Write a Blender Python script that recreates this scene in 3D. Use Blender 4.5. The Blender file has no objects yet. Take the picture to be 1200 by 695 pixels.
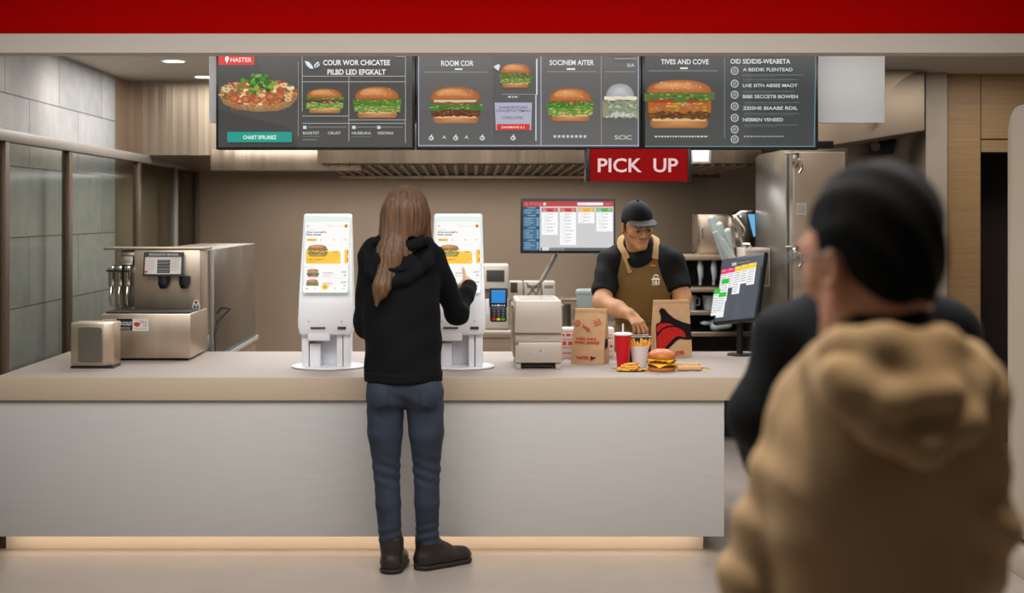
import bpy, bmesh, math, random
import numpy as np
from mathutils import Vector, Matrix, Euler
random.seed(7); np.random.seed(7)
SC = bpy.context.scene
COL = SC.collection
F = 1650.0; PX = 550.0; PY = 250.0; EYE = 1.563
def sx(px, D): return (px-PX)/F*D
def sz(py, D): return EYE-(py-PY)/F*D
def P(px, py, D): return np.array([sx(px, D), D, sz(py, D)])
def lin(c):
    return tuple((v/255/12.92) if v/255 <= 0.04045 else (((v/255)+0.055)/1.055)**2.4 for v in c)
R = math.radians
# ------------------------------------------------------------------ materials
MATS = {}
def nodes(m):
    m.use_nodes = True
    nt = m.node_tree
    return nt, nt.nodes, nt.links
def mat(name, rgb, rough=0.5, metal=0.0, spec=0.5, var=0.0, vscale=8.0, vstretch=(1,1,1), bump=0.0, bscale=200.0,
        bstretch=(1,1,1), emit=None, estr=0.0, sheen=0.0, sss=0.0, rvar=0.0, coat=0.0, var2=None, bdist=.005):
    m = bpy.data.materials.new(name); nt, N, L = nodes(m)
    b = N['Principled BSDF']
    c = lin(rgb)
    b.inputs['Base Color'].default_value = (*c, 1)
    b.inputs['Roughness'].default_value = rough
    b.inputs['Metallic'].default_value = metal
    b.inputs['Specular IOR Level'].default_value = spec
    if sheen: b.inputs['Sheen Weight'].default_value = sheen
    if coat: b.inputs['Coat Weight'].default_value = coat; b.inputs['Coat Roughness'].default_value = 0.1
    if sss:
        b.inputs['Subsurface Weight'].default_value = sss
        b.inputs['Subsurface Radius'].default_value = (1, .35, .2)
        b.inputs['Subsurface Scale'].default_value = 0.008
    if emit is not None:
        b.inputs['Emission Color'].default_value = (*lin(emit), 1)
        b.inputs['Emission Strength'].default_value = estr
    tc = N.new('ShaderNodeTexCoord')
    def noise(scale, stretch, detail=4):
        mp = N.new('ShaderNodeMapping'); mp.inputs['Scale'].default_value = stretch
        L.new(tc.outputs['Object'], mp.inputs['Vector'])
        n = N.new('ShaderNodeTexNoise'); n.inputs['Scale'].default_value = scale
        n.inputs['Detail'].default_value = detail
        L.new(mp.outputs['Vector'], n.inputs['Vector'])
        return n
    if var or var2:
        n = noise(vscale, vstretch)
        r = N.new('ShaderNodeValToRGB')
        lo = tuple(max(0, v*(1-var)) for v in c); hi = tuple(v*(1+var) for v in c)
        if var2 is not None: lo, hi = c, lin(var2)
        r.color_ramp.elements[0].position = .3; r.color_ramp.elements[1].position = .7
        r.color_ramp.elements[0].color = (*lo, 1); r.color_ramp.elements[1].color = (*hi, 1)
        L.new(n.outputs['Fac'], r.inputs['Fac']); L.new(r.outputs['Color'], b.inputs['Base Color'])
    if rvar:
        n = noise(vscale, vstretch)
        mr = N.new('ShaderNodeMapRange'); mr.inputs['To Min'].default_value = rough-rvar; mr.inputs['To Max'].default_value = rough+rvar
        L.new(n.outputs['Fac'], mr.inputs['Value']); L.new(mr.outputs['Result'], b.inputs['Roughness'])
    if bump:
        n = noise(bscale, bstretch, 5)
        bp = N.new('ShaderNodeBump'); bp.inputs['Strength'].default_value = bump; bp.inputs['Distance'].default_value = bdist
        L.new(n.outputs['Fac'], bp.inputs['Height']); L.new(bp.outputs['Normal'], b.inputs['Normal'])
    MATS[name] = m
    return m
def glass_mat(name, tint, alpha=0.85, rough=0.05):
    m = bpy.data.materials.new(name); nt, N, L = nodes(m)
    N.remove(N['Principled BSDF']); out = N['Material Output']
    t = N.new('ShaderNodeBsdfTransparent'); t.inputs['Color'].default_value = (*lin(tint), 1)
    g = N.new('ShaderNodeBsdfGlossy'); g.inputs['Roughness'].default_value = rough
    g.inputs['Color'].default_value = (.8, .82, .8, 1)
    mx = N.new('ShaderNodeMixShader'); mx.inputs[0].default_value = 1-alpha
    L.new(t.outputs[0], mx.inputs[1]); L.new(g.outputs[0], mx.inputs[2]); L.new(mx.outputs[0], out.inputs['Surface'])
    MATS[name] = m; return m
# ------------------------------------------------------------------ object helpers
def thing(name, label, cat, loc=(0,0,0), rot=(0,0,0), group=None, kind=None):
    o = bpy.data.objects.new(name, None); COL.objects.link(o)
    o.empty_display_size = 0.1
    o.location = tuple(float(v) for v in loc); o.rotation_euler = rot
    o['label'] = label; o['category'] = cat
    if group: o['group'] = group
    if kind: o['kind'] = kind
    return o
def tag(o, label, cat, group=None, kind=None):
    o['label'] = label; o['category'] = cat
    if group: o['group'] = group
    if kind: o['kind'] = kind
    return o
def struct(o, label=None, cat=None):
    o['kind'] = 'structure'
    if label: o['label'] = label
    if cat: o['category'] = cat
    return o
def link(name, me, parent=None, loc=None):
    o = bpy.data.objects.new(name, me); COL.objects.link(o)
    if parent: o.parent = parent
    if loc is not None: o.location = tuple(float(v) for v in loc)
    return o
class MB:
    def __init__(s): s.v = []; s.f = []; s.m = []
    def add(s, vs, fs, mi=0, M=None):
        b = len(s.v)
        for p in vs:
            p = Vector(tuple(float(t) for t in p))
            s.v.append(tuple(M @ p) if M is not None else tuple(p))
        for f in fs: s.f.append(tuple(b+i for i in f)); s.m.append(mi)
        return s
    def bm(s, bm, mi=0, M=None):
        bm.verts.index_update()
        s.add([v.co.copy() for v in bm.verts], [[v.index for v in f.verts] for f in bm.faces], mi, M); bm.free(); return s
    def box(s, lo, hi, r=0.0, seg=2, mi=0, M=None):
        bm = bmesh.new(); bmesh.ops.create_cube(bm, size=1)
        lo = Vector(lo); hi = Vector(hi); c = (lo+hi)/2; d = hi-lo
        for v in bm.verts: v.co = Vector((v.co.x*d.x+c.x, v.co.y*d.y+c.y, v.co.z*d.z+c.z))
        if r > 0:
            r = min(r, .49*min(abs(d.x), abs(d.y), abs(d.z)))
            bmesh.ops.bevel(bm, geom=bm.edges[:], offset=r, segments=seg, affect='EDGES', profile=.5)
        return s.bm(bm, mi, M)
    def hexa(s, p, r=0.0, seg=2, mi=0, M=None):
        # p: 4 bottom (ccw from above) + 4 top
        bm = bmesh.new(); vs = [bm.verts.new(tuple(float(t) for t in q)) for q in p]
        for f in ((3,2,1,0),(4,5,6,7),(0,1,5,4),(1,2,6,5),(2,3,7,6),(3,0,4,7)): bm.faces.new([vs[i] for i in f])
        if r > 0: bmesh.ops.bevel(bm, geom=bm.edges[:], offset=r, segments=seg, affect='EDGES', profile=.5)
        return s.bm(bm, mi, M)
    def prism(s, poly, ext, axis='y', r=0.0, seg=2, mi=0, M=None):
        # poly 2D; axis = extrusion axis, ext=(a,b)
        bm = bmesh.new()
        def mk(u, v, e):
            return {'y': (u, e, v), 'x': (e, u, v), 'z': (u, v, e)}[axis]
        A = [bm.verts.new(mk(u, v, ext[0])) for u, v in poly]
        B = [bm.verts.new(mk(u, v, ext[1])) for u, v in poly]
        n = len(poly)
        bm.faces.new(A); bm.faces.new(B[::-1])
        for i in range(n): bm.faces.new([A[i], B[i], B[(i+1) % n], A[(i+1) % n]])
        bmesh.ops.recalc_face_normals(bm, faces=bm.faces[:])
        if r > 0: bmesh.ops.bevel(bm, geom=bm.edges[:], offset=r, segments=seg, affect='EDGES', profile=.5)
        return s.bm(bm, mi, M)
    def cyl(s, a, b, r1, r2=None, n=24, mi=0, caps=True, M=None):
        a = Vector(tuple(map(float, a))); b = Vector(tuple(map(float, b))); r2 = r1 if r2 is None else r2
        d = (b-a).normalized(); u = d.orthogonal().normalized(); w = d.cross(u)
        vs = []; fs = []
        for c, r in ((a, r1), (b, r2)):
            for i in range(n):
                t = 2*math.pi*i/n; vs.append(c+u*math.cos(t)*r+w*math.sin(t)*r)
        for i in range(n): j = (i+1) % n; fs.append((i, j, n+j, n+i))
        if caps: fs.append(tuple(range(n))[::-1]); fs.append(tuple(range(n, 2*n)))
        return s.add(vs, fs, mi, M)
    def lathe(s, prof, c=(0,0,0), n=32, mi=0, sxy=(1,1), M=None, caps=True):
        vs = []; fs = []
        for r, z in prof:
            for i in range(n):
                t = 2*math.pi*i/n; vs.append((c[0]+r*math.cos(t)*sxy[0], c[1]+r*math.sin(t)*sxy[1], c[2]+z))
        for k in range(len(prof)-1):
            for i in range(n):
                j = (i+1) % n; fs.append((k*n+i, k*n+j, (k+1)*n+j, (k+1)*n+i))
        if caps and prof[0][0] > 1e-5: fs.append(tuple(range(n))[::-1])
        if caps and prof[-1][0] > 1e-5: fs.append(tuple((len(prof)-1)*n+i for i in range(n)))
        return s.add(vs, fs, mi, M)
    def tube(s, pts, r, n=10, mi=0, M=None, flat=1.0):
        pts = [Vector(tuple(map(float, p))) for p in pts]; vs = []; fs = []
        rs = r if isinstance(r, (list, tuple)) else [r]*len(pts)
        up = None
        for k, p in enumerate(pts):
            d = (pts[min(k+1, len(pts)-1)]-pts[max(k-1, 0)]).normalized()
            if up is None: up = d.orthogonal().normalized()
            u = (up-d*up.dot(d)).normalized(); up = u; w = d.cross(u)
            for i in range(n):
                t = 2*math.pi*i/n; vs.append(p+u*math.cos(t)*rs[k]+w*math.sin(t)*rs[k]*flat)
        for k in range(len(pts)-1):
            for i in range(n):
                j = (i+1) % n; fs.append((k*n+i, k*n+j, (k+1)*n+j, (k+1)*n+i))
        fs.append(tuple(range(n))[::-1]); fs.append(tuple((len(pts)-1)*n+i for i in range(n)))
        return s.add(vs, fs, mi, M)
    def ball(s, c, r, sub=3, mi=0, sc=(1,1,1), M=None):
        bm = bmesh.new(); bmesh.ops.create_icosphere(bm, subdivisions=sub, radius=r)
        for v in bm.verts: v.co = Vector((v.co.x*sc[0]+c[0], v.co.y*sc[1]+c[1], v.co.z*sc[2]+c[2]))
        return s.bm(bm, mi, M)
    def build(s, name, mats, parent=None, loc=None, smooth=True, ang=38):
        me = bpy.data.meshes.new(name); me.from_pydata(s.v, [], s.f)
        for m in (mats if isinstance(mats, (list, tuple)) else [mats]): me.materials.append(m)
        me.polygons.foreach_set('material_index', s.m)
        if smooth:
            me.polygons.foreach_set('use_smooth', [True]*len(s.f)); me.set_sharp_from_angle(angle=R(ang))
        me.update()
        return link(name, me, parent, loc)
def rrect(x0, y0, x1, y1, r, n=5):
    pts = []
    for cx, cy, a0 in ((x1-r, y1-r, 0), (x0+r, y1-r, 90), (x0+r, y0+r, 180), (x1-r, y0+r, 270)):
        for i in range(n+1):
            t = R(a0+90*i/n); pts.append((cx+r*math.cos(t), cy+r*math.sin(t)))
    return pts
# ------------------------------------------------------------------ flat artwork (what screens and prints show)
def attr_mat(name, emissive, rough=0.35):
    m = bpy.data.materials.new(name); nt, N, L = nodes(m); b = N['Principled BSDF']
    a = N.new('ShaderNodeVertexColor'); a.layer_name = 'print'
    b.inputs['Roughness'].default_value = rough
    if emissive:
        b.inputs['Base Color'].default_value = (.01, .01, .01, 1); b.inputs['Specular IOR Level'].default_value = .25
        L.new(a.outputs['Color'], b.inputs['Emission Color']); b.inputs['Emission Strength'].default_value = 1.0
    else:
        L.new(a.outputs['Color'], b.inputs['Base Color']); b.inputs['Specular IOR Level'].default_value = .12
    return m
M_SCREEN = attr_mat('lit_screen_image', True); M_PRINT = attr_mat('printed_ink', False, .7)
_TXT = {}
def text_mesh(s, bold):
    k = (s, bold)
    if k not in _TXT:
        cu = bpy.data.curves.new('glyphs', 'FONT'); cu.body = s; cu.size = 1.0; cu.resolution_u = 3
        if bold: cu.offset = bold
        ob = bpy.data.objects.new('glyphs', cu)
        me = ob.to_mesh()
        vs = [tuple(v.co) for v in me.vertices]; fs = [tuple(p.vertices) for p in me.polygons]
        ob.to_mesh_clear(); bpy.data.objects.remove(ob); bpy.data.curves.remove(cu)
        _TXT[k] = (vs, fs)
    return _TXT[k]
class Art:
    """flat picture: u to the right, v downwards, in units of `k` metres, origin (u0,v0)"""
    def __init__(s, u0, v0, k, step=0.00012): s.u0, s.v0, s.k = u0, v0, k; s.v = []; s.f = []; s.c = []; s.z = 0.0; s.step = step
    def lay(s): s.z += s.step
    def poly(s, pts, col, col2=None, fan=False):
        s.lay(); b = len(s.v); c = lin(col)
        if fan or col2 is not None:
            cu = sum(p[0] for p in pts)/len(pts); cv = sum(p[1] for p in pts)/len(pts)
            s._pt(cu, cv)
            for p in pts: s._pt(*p)
            n = len(pts); cc = lin(col); ce = lin(col2 if col2 is not None else col)
            for i in range(n): s.f.append((b, b+1+i, b+1+(i+1) % n)); s.c.append((cc, ce, ce))
        else:
            for p in pts: s._pt(*p)
            s.f.append(tuple(range(b, b+len(pts)))); s.c.append(tuple([c]*len(pts)))
    def vgrad(s, u0, v0, u1, v1, ct, cb):
        s.lay(); b = len(s.v)
        for p in ((u0, v0), (u1, v0), (u1, v1), (u0, v1)): s._pt(*p)
        s.f.append((b, b+1, b+2, b+3)); s.c.append((lin(ct), lin(ct), lin(cb), lin(cb)))
    def _pt(s, u, v): s.v.append(((u-s.u0)*s.k, -s.z, -(v-s.v0)*s.k))
    def rect(s, u0, v0, u1, v1, col, r=0): s.poly(rrect(u0, v0, u1, v1, r) if r else [(u0, v0), (u1, v0), (u1, v1), (u0, v1)], col)
    def disc(s, cu, cv, ru, rv, col, col2=None, n=20): s.poly([(cu+ru*math.cos(2*math.pi*i/n), cv+rv*math.sin(2*math.pi*i/n)) for i in range(n)], col, col2)
    def ring(s, cu, cv, r, w, col, n=18):
        s.lay(); b = len(s.v)
        for i in range(n):
            t = 2*math.pi*i/n
            s._pt(cu+r*math.cos(t), cv+r*math.sin(t)); s._pt(cu+(r-w)*math.cos(t), cv+(r-w)*math.sin(t))
        for i in range(n):
            j = (i+1) % n; s.f.append((b+2*i, b+2*j, b+2*j+1, b+2*i+1)); s.c.append(tuple([lin(col)]*4))
    def line(s, u0, v0, u1, v1, w, col):
        d = math.hypot(u1-u0, v1-v0); nx, ny = -(v1-v0)/d*w/2, (u1-u0)/d*w/2
        s.poly([(u0+nx, v0+ny), (u1+nx, v1+ny), (u1-nx, v1-ny), (u0-nx, v0-ny)], col)
    def text(s, t, u, v, h, col, w=None, align='l', bold=0.0, rot=0):
        """v = centre height of capitals h; w = forced width"""
        vs, fs = text_mesh(t, bold)
        if not vs: return
        s.lay(); x0 = min(p[0] for p in vs); x1 = max(p[0] for p in vs)
        kk = h/0.73; ku = kk if w is None else w/(x1-x0)
        W = (x1-x0)*ku; off = {'l': 0, 'c': -W/2, 'r': -W}[align]
        b = len(s.v); ca, sa = math.cos(R(rot)), math.sin(R(rot))
        for p in vs:
            du = off+(p[0]-x0)*ku; dv = h/2-p[1]*kk
            s._pt(u+du*ca-dv*sa, v+du*sa+dv*ca)
        for f in fs: s.f.append(tuple(b+i for i in f)); s.c.append(tuple([lin(col)]*len(f)))
    def scribble(s, u, v, w, h, col, n=1, gap=1.0):
        """tiny unreadable line of copy: a row of short dashes"""
        for k in range(n):
            x = u
            while x < u+w:
                l = random.uniform(h*.7, h*2.2); s.rect(x, v+k*gap, min(x+l, u+w), v+k*gap+h, col); x += l+h*.6
    def build(s, name, material, parent=None, loc=None, rot=None):
        me = bpy.data.meshes.new(name); me.from_pydata(s.v, [], s.f); me.materials.append(material)
        a = me.color_attributes.new('print', 'FLOAT_COLOR', 'CORNER')
        flat = []
        for cs in s.c:
            for c in cs: flat.extend((*c, 1.0))
        a.data.foreach_set('color', flat); me.update()
        o = link(name, me, parent, loc)
        if rot is not None: o.rotation_euler = rot
        return o
# ------------------------------------------------------------------ distance-field sculpting for bodies, cloth and hair
class SDF:
    def __init__(s, lo, hi, h):
        s.lo = np.array(lo, float); s.h = h; s.n = np.ceil((np.array(hi, float)-s.lo)/h).astype(int)+1
        s.F = np.full(s.n, 0.2, np.float32)
    def win(s, lo, hi):
        a = np.clip(np.floor((np.array(lo)-s.lo)/s.h).astype(int), 0, s.n); b = np.clip(np.ceil((np.array(hi)-s.lo)/s.h).astype(int)+1, 0, s.n)
        if np.any(b <= a): return None, None
        g = [((np.arange(a[i], b[i])*s.h+s.lo[i]).astype(np.float32)).reshape([-1 if j == i else 1 for j in range(3)]) for i in range(3)]
        return tuple(slice(a[i], b[i]) for i in range(3)), g
    def comb(s, sl, d, k, op):
        f = s.F[sl]
        if op == 'add':
            if k > 0:
                h = np.maximum(k-np.abs(f-d), 0)/k; s.F[sl] = np.minimum(f, d)-h*h*k*.25
            else: s.F[sl] = np.minimum(f, d)
        else:
            d = -d
            if k > 0:
                h = np.maximum(k-np.abs(f-d), 0)/k; s.F[sl] = np.maximum(f, d)+h*h*k*.25
            else: s.F[sl] = np.maximum(f, d)
    def cone(s, a, b, ra, rb=None, k=0.02, op='add', sq=None):
        rb = ra if rb is None else rb
        a = np.array(a, float); b = np.array(b, float)
        m = max(ra, rb)+max(k, 3*s.h)*1.4+.004
        if sq is not None and sq[1] < 1: m /= sq[1]
        sl, g = s.win(np.minimum(a, b)-m, np.maximum(a, b)+m)
        if sl is None: return s
        ba = b-a; p = [g[i]-a[i] for i in range(3)]
        if sq is not None:
            nv = np.array(sq[0], float); nv /= np.linalg.norm(nv); q = sq[1]-1
            dn = p[0]*nv[0]+p[1]*nv[1]+p[2]*nv[2]
            p = [p[i]+dn*nv[i]*q for i in range(3)]; ba = ba+nv*(ba@nv)*q
        l2 = max(ba@ba, 1e-12)
        t = np.clip((p[0]*ba[0]+p[1]*ba[1]+p[2]*ba[2])/l2, 0, 1)
        d = np.sqrt((p[0]-ba[0]*t)**2+(p[1]-ba[1]*t)**2+(p[2]-ba[2]*t)**2)-(ra+(rb-ra)*t)
        if sq is not None and sq[1] > 1: d = d/math.sqrt(sq[1])
        s.comb(sl, d.astype(np.float32), k, op); return s
    def chain(s, pts, rs, k=0.02, sq=None):
        for i in range(len(pts)-1): s.cone(pts[i], pts[i+1], rs[i], rs[i+1], k, 'add', sq)
        return s
    def ell(s, c, r, M=None, k=0.02, op='add'):
        c = np.array(c, float); r = np.array(r, float); m = max(r)+max(k, 3*s.h)*1.4+.004
        sl, g = s.win(c-m, c+m)
        if sl is None: return s
        p = [g[i]-c[i] for i in range(3)]
        if M is not None:
            M = np.array(M); p = [p[0]*M[0, i]+p[1]*M[1, i]+p[2]*M[2, i] for i in range(3)]
        k0 = np.sqrt((p[0]/r[0])**2+(p[1]/r[1])**2+(p[2]/r[2])**2)+1e-9
        k1 = np.sqrt((p[0]/r[0]**2)**2+(p[1]/r[1]**2)**2+(p[2]/r[2]**2)**2)+1e-9
        s.comb(sl, (k0*(k0-1)/k1).astype(np.float32), k, op); return s
    def grid(s):
        return [((np.arange(s.n[i])*s.h+s.lo[i]).astype(np.float32)).reshape([-1 if j == i else 1 for j in range(3)]) for i in range(3)]
    def clip(s, fn, k=0.0):
        """keep where fn(X,Y,Z) < 0"""
        d = np.broadcast_to(fn(*s.grid()), s.F.shape)
        if k > 0:
            h = np.maximum(k-np.abs(s.F-d), 0)/k; s.F = (np.maximum(s.F, d)+h*h*k*.25).astype(np.float32)
        else: s.F = np.maximum(s.F, d).astype(np.float32)
        return s
    def disp(s, fn): s.F = (s.F+fn(*s.grid())).astype(np.float32); return s
    def mesh(s, smooth=1):
        f = np.pad(s.F, 1, constant_values=.2); S = f < 0; n = np.array(f.shape); nc = n-1
        cnt = np.zeros(nc, np.int8)
        for i in (0, 1):
            for j in (0, 1):
                for k in (0, 1): cnt += S[i:i+nc[0], j:j+nc[1], k:k+nc[2]]
        act = np.argwhere((cnt > 0) & (cnt < 8)); del cnt
        idx = np.full(nc, -1, np.int32); idx[act[:, 0], act[:, 1], act[:, 2]] = np.arange(len(act))
        val = {c: f[act[:, 0]+c[0], act[:, 1]+c[1], act[:, 2]+c[2]] for c in [(i, j, k) for i in (0, 1) for j in (0, 1) for k in (0, 1)]}
        acc = np.zeros((len(act), 3)); num = np.zeros(len(act))
        for ax in range(3):
            for c in val:
                if c[ax] == 0:
                    e = list(c); e[ax] = 1; e = tuple(e); a, b = val[c], val[e]
                    x = (a < 0) != (b < 0)
                    t = np.where(x, a/np.where(x, a-b, 1), 0)
                    pt = np.tile(np.array(c, float), (len(act), 1)); pt[:, ax] += t
                    acc[x] += pt[x]; num[x] += 1
        V = (act+acc/num[:, None]-1)*s.h+s.lo
        Q = []
        for ax in range(3):
            A = [slice(None)]*3; B = [slice(None)]*3; A[ax] = slice(0, -1); B[ax] = slice(1, None)
            sa = S[tuple(A)]; e = np.argwhere(sa != S[tuple(B)])
            o1, o2 = [(1, 2), (2, 0), (0, 1)][ax]
            ok = (e[:, o1] > 0) & (e[:, o2] > 0) & (e[:, o1] < nc[o1]) & (e[:, o2] < nc[o2]); e = e[ok]
            def cell(d1, d2):
                q = e.copy(); q[:, o1] -= d1; q[:, o2] -= d2; return idx[q[:, 0], q[:, 1], q[:, 2]]
            q = np.stack([cell(1, 1), cell(0, 1), cell(0, 0), cell(1, 0)], 1)
            neg = sa[e[:, 0], e[:, 1], e[:, 2]]
            q[~neg] = q[~neg][:, ::-1]; Q.append(q)
        Q = np.concatenate(Q); Q = Q[(Q >= 0).all(1)]
        E = np.concatenate([Q[:, [0, 1]], Q[:, [1, 2]], Q[:, [2, 3]], Q[:, [3, 0]]])
        for _ in range(smooth):
            sm = np.zeros_like(V); ct = np.zeros(len(V))
            for a, b in ((0, 1), (1, 0)):
                for c in range(3): sm[:, c] += np.bincount(E[:, a], V[E[:, b], c], len(V))
                ct += np.bincount(E[:, a], minlength=len(V))
            V = V*.5+.5*sm/np.maximum(ct, 1)[:, None]
        return V, Q
    def build(s, name, mats, parent=None, base=(0,0,0), smooth=1, paint=None, minisl=0):
        V, Q = s.mesh(smooth); V = V-np.array(base, float)
        me = bpy.data.meshes.new(name)
        me.vertices.add(len(V)); me.vertices.foreach_set('co', V.astype(np.float32).ravel())
        me.loops.add(Q.size); me.loops.foreach_set('vertex_index', Q.ravel().astype(np.int32))
        me.polygons.add(len(Q)); me.polygons.foreach_set('loop_start', np.arange(0, Q.size, 4, dtype=np.int32))
        me.polygons.foreach_set('use_smooth', np.ones(len(Q), bool))
        for m in (mats if isinstance(mats, (list, tuple)) else [mats]): me.materials.append(m)
        if paint is not None:
            c = V[Q].mean(1)+np.array(base, float); me.polygons.foreach_set('material_index', paint(c).astype(np.int32))
        me.update(calc_edges=True); me.validate()
        return link(name, me, parent)
# ------------------------------------------------------------------ materials of the place
m_floor = mat('beige_floor_tile', (156, 144, 134), .45, var=.05, vscale=3)
m_red = mat('red_fascia_paint', (170, 0, 0), .85, spec=.05)
m_band = mat('beige_soffit_paint', (202, 193, 182), .8, spec=.2)
m_ceil = mat('kitchen_ceiling_paint', (205, 195, 180), .8)
m_backpanel = mat('white_backing_board', (228, 228, 226), .6)
m_top = mat('cream_solid_surface', (163, 150, 140), .6, var=.02, vscale=30)
m_edge = mat('beige_edge_band', (192, 172, 148), .45)
m_front = mat('grey_laminate', (192, 189, 184), .5, var=.03, vscale=6, vstretch=(1, 1, 14))
m_plinth = mat('pale_plinth', (218, 208, 196), .6)
m_led = mat('warm_led', (255, 236, 210), .5, emit=(255, 230, 200), estr=6)
m_steel = mat('brushed_stainless', (208, 190, 170), .38, metal=1, var=.07, vscale=14, vstretch=(1, 1, .06), rvar=.05)
m_steel_h = mat('horizontal_brushed_stainless', (182, 166, 148), .28, metal=1, var=.05, vscale=14, vstretch=(.05, 1, 1), rvar=.06)
m_steel_d = mat('dull_brown_stainless', (166, 147, 126), .6, metal=1, var=.08, vscale=2.2, vstretch=(1, 1, .5), rvar=.06)
m_steel_g = mat('grey_stainless', (150, 143, 132), .33, metal=1, var=.08, vscale=5, rvar=.06)
m_chrome = mat('chrome', (205, 200, 192), .12, metal=1)
m_hood = mat('hood_stainless', (168, 150, 130), .36, metal=1, var=.2, vscale=5, vstretch=(1, 1, .02), rvar=.06, bump=.8, bscale=4, bstretch=(1, .2, .01), bdist=.03)  # vertical streaks in the base colour imitate reflected lights
m_filter = mat('hood_filter', (70, 64, 54), .5, metal=.6)
m_alu = mat('pale_aluminium_rail', (160, 154, 146), .45, metal=.6)
m_bronze = mat('bronze_post', (96, 78, 62), .45, metal=.6)
m_pane = glass_mat('partition_glass', (236, 238, 234), .945, .12)
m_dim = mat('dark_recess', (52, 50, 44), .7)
m_black = mat('black_plastic', (20, 20, 22), .4)
m_blackm = mat('black_metal', (24, 24, 26), .35, metal=.3)
m_white = mat('white_kiosk_shell', (250, 250, 253), .35)
m_mint = mat('pale_mint_glass_border', (205, 224, 218), .2, coat=.4)
m_slot = mat('dark_slot', (52, 52, 58), .5)
m_toast = mat('matt_beige_steel', (200, 187, 172), .42, metal=.25, var=.04, vscale=4)
m_toastd = mat('dark_beige_steel', (150, 136, 120), .4, metal=.6)
m_paperbag = mat('kraft_paper', (198, 158, 116), .85, var=.06, vscale=30, bump=.25, bscale=40)
m_paperw = mat('white_paper', (232, 224, 218), .8)
m_cupred = mat('red_paper_cup', (206, 8, 28), .35)
m_lid = mat('white_plastic_lid', (232, 226, 226), .35)
m_clear = glass_mat('clear_plastic', (225, 232, 228), .72, .15)
m_frost = mat('frosted_plastic', (160, 168, 162), .4, var=.05)
m_bun = mat('toasted_bun', (214, 128, 56), .45, var2=(190, 96, 34), vscale=30, sss=.05)
m_bunpale = mat('pale_bun_side', (236, 190, 130), .6)
m_seed = mat('sesame_seed', (246, 226, 180), .5)
m_patty = mat('grilled_patty', (92, 46, 26), .6, var=.35, vscale=90, bump=.9, bscale=160)
m_cheese = mat('melted_cheese', (255, 190, 20), .4, sss=.1)
m_lettuce = mat('green_lettuce', (110, 160, 40), .5, var2=(70, 120, 24), vscale=60)
m_tomato = mat('red_tomato', (200, 30, 34), .35)
m_onion = mat('magenta_onion', (190, 30, 90), .4)
m_fry = mat('golden_fry', (246, 190, 70), .5, var2=(226, 150, 36), vscale=40)
m_fryd = mat('deep_golden_fry', (232, 158, 36), .5, var2=(250, 200, 90), vscale=40)
m_carton = mat('white_carton', (226, 216, 210), .6)
m_tan = mat('tan_wrap', (212, 172, 116), .7, var=.05, vscale=30)
m_wood = mat('horizontal_grain_wood', (156, 122, 80), .5, var=.16, vscale=9, vstretch=(.25, .25, 14))
m_groove = mat('panel_groove', (60, 46, 30), .8)
m_taupe = mat('taupe_pillar', (152, 136, 116), .6, var=.04, vscale=20, vstretch=(4, 4, .1))
m_cream = mat('cream_cabinet_paint', (184, 170, 150), .45)
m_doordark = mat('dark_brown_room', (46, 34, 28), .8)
m_lamp = mat('downlight_glow', (255, 246, 232), .5, emit=(255, 246, 230), estr=9)
m_signred = mat('sign_red', (140, 6, 8), .75, spec=.1)
m_signtext = mat('sign_white', (236, 200, 202), .5)
# people
m_skin_m = mat('tan_skin', (180, 128, 84), .5, sss=.1, var=.04, vscale=30)
m_skin_w = mat('fair_skin', (226, 172, 136), .5, sss=.15)
m_skin_f = mat('warm_skin', (200, 142, 108), .5, sss=.15)
m_lips = mat('lips', (176, 112, 80), .5)
m_eyew = mat('eye_white', (220, 210, 200), .3)
m_iris = mat('dark_iris', (40, 24, 16), .2)
m_brow = mat('dark_brow', (40, 26, 18), .8)
m_hairb = mat('brown_hair', (64, 43, 27), .45, spec=.5, var2=(112, 78, 48), vscale=34, vstretch=(3.2, 3.2, .12), bump=.8, bscale=70, bstretch=(4, 4, .1))
m_hairk = mat('black_hair', (11, 10, 9), .8, spec=.12, var=.2, vscale=60, bump=.6, bscale=150)
m_hoodk = mat('black_hoodie_cloth', (8, 8, 11), .9, spec=.2, bump=.3, bscale=26)
m_jeans = mat('blue_denim', (40, 50, 66), .85, var2=(27, 35, 48), vscale=11, bump=.3, bscale=60)
m_boot = mat('brown_boot_leather', (32, 23, 16), .45, var=.1, vscale=30)
m_sole = mat('dark_boot_sole', (34, 26, 20), .7)
m_tee = mat('black_tee', (15, 15, 15), .85, spec=.25, bump=.3, bscale=30)
m_apron = mat('brown_apron_cloth', (104, 77, 26), .8, var=.06, vscale=9, bump=.2, bscale=30)
m_strap = mat('tan_apron_strap', (166, 130, 76), .75)
m_cap = mat('black_cap_cloth', (20, 20, 21), .8, spec=.3, bump=.2, bscale=90)
m_capv = mat('charcoal_cap_visor', (46, 42, 41), .7)
m_tanhood = mat('tan_hoodie_cloth', (172, 142, 104), .92, spec=.2, var=.04, vscale=6, bump=.25, bscale=24)
m_jack = mat('black_jacket_cloth', (10, 10, 10), .85, spec=.2, bump=.3, bscale=20)
m_trs = mat('dark_trousers', (36, 36, 42), .85)
m_shoe = mat('dark_shoe', (30, 28, 28), .6)
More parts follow.
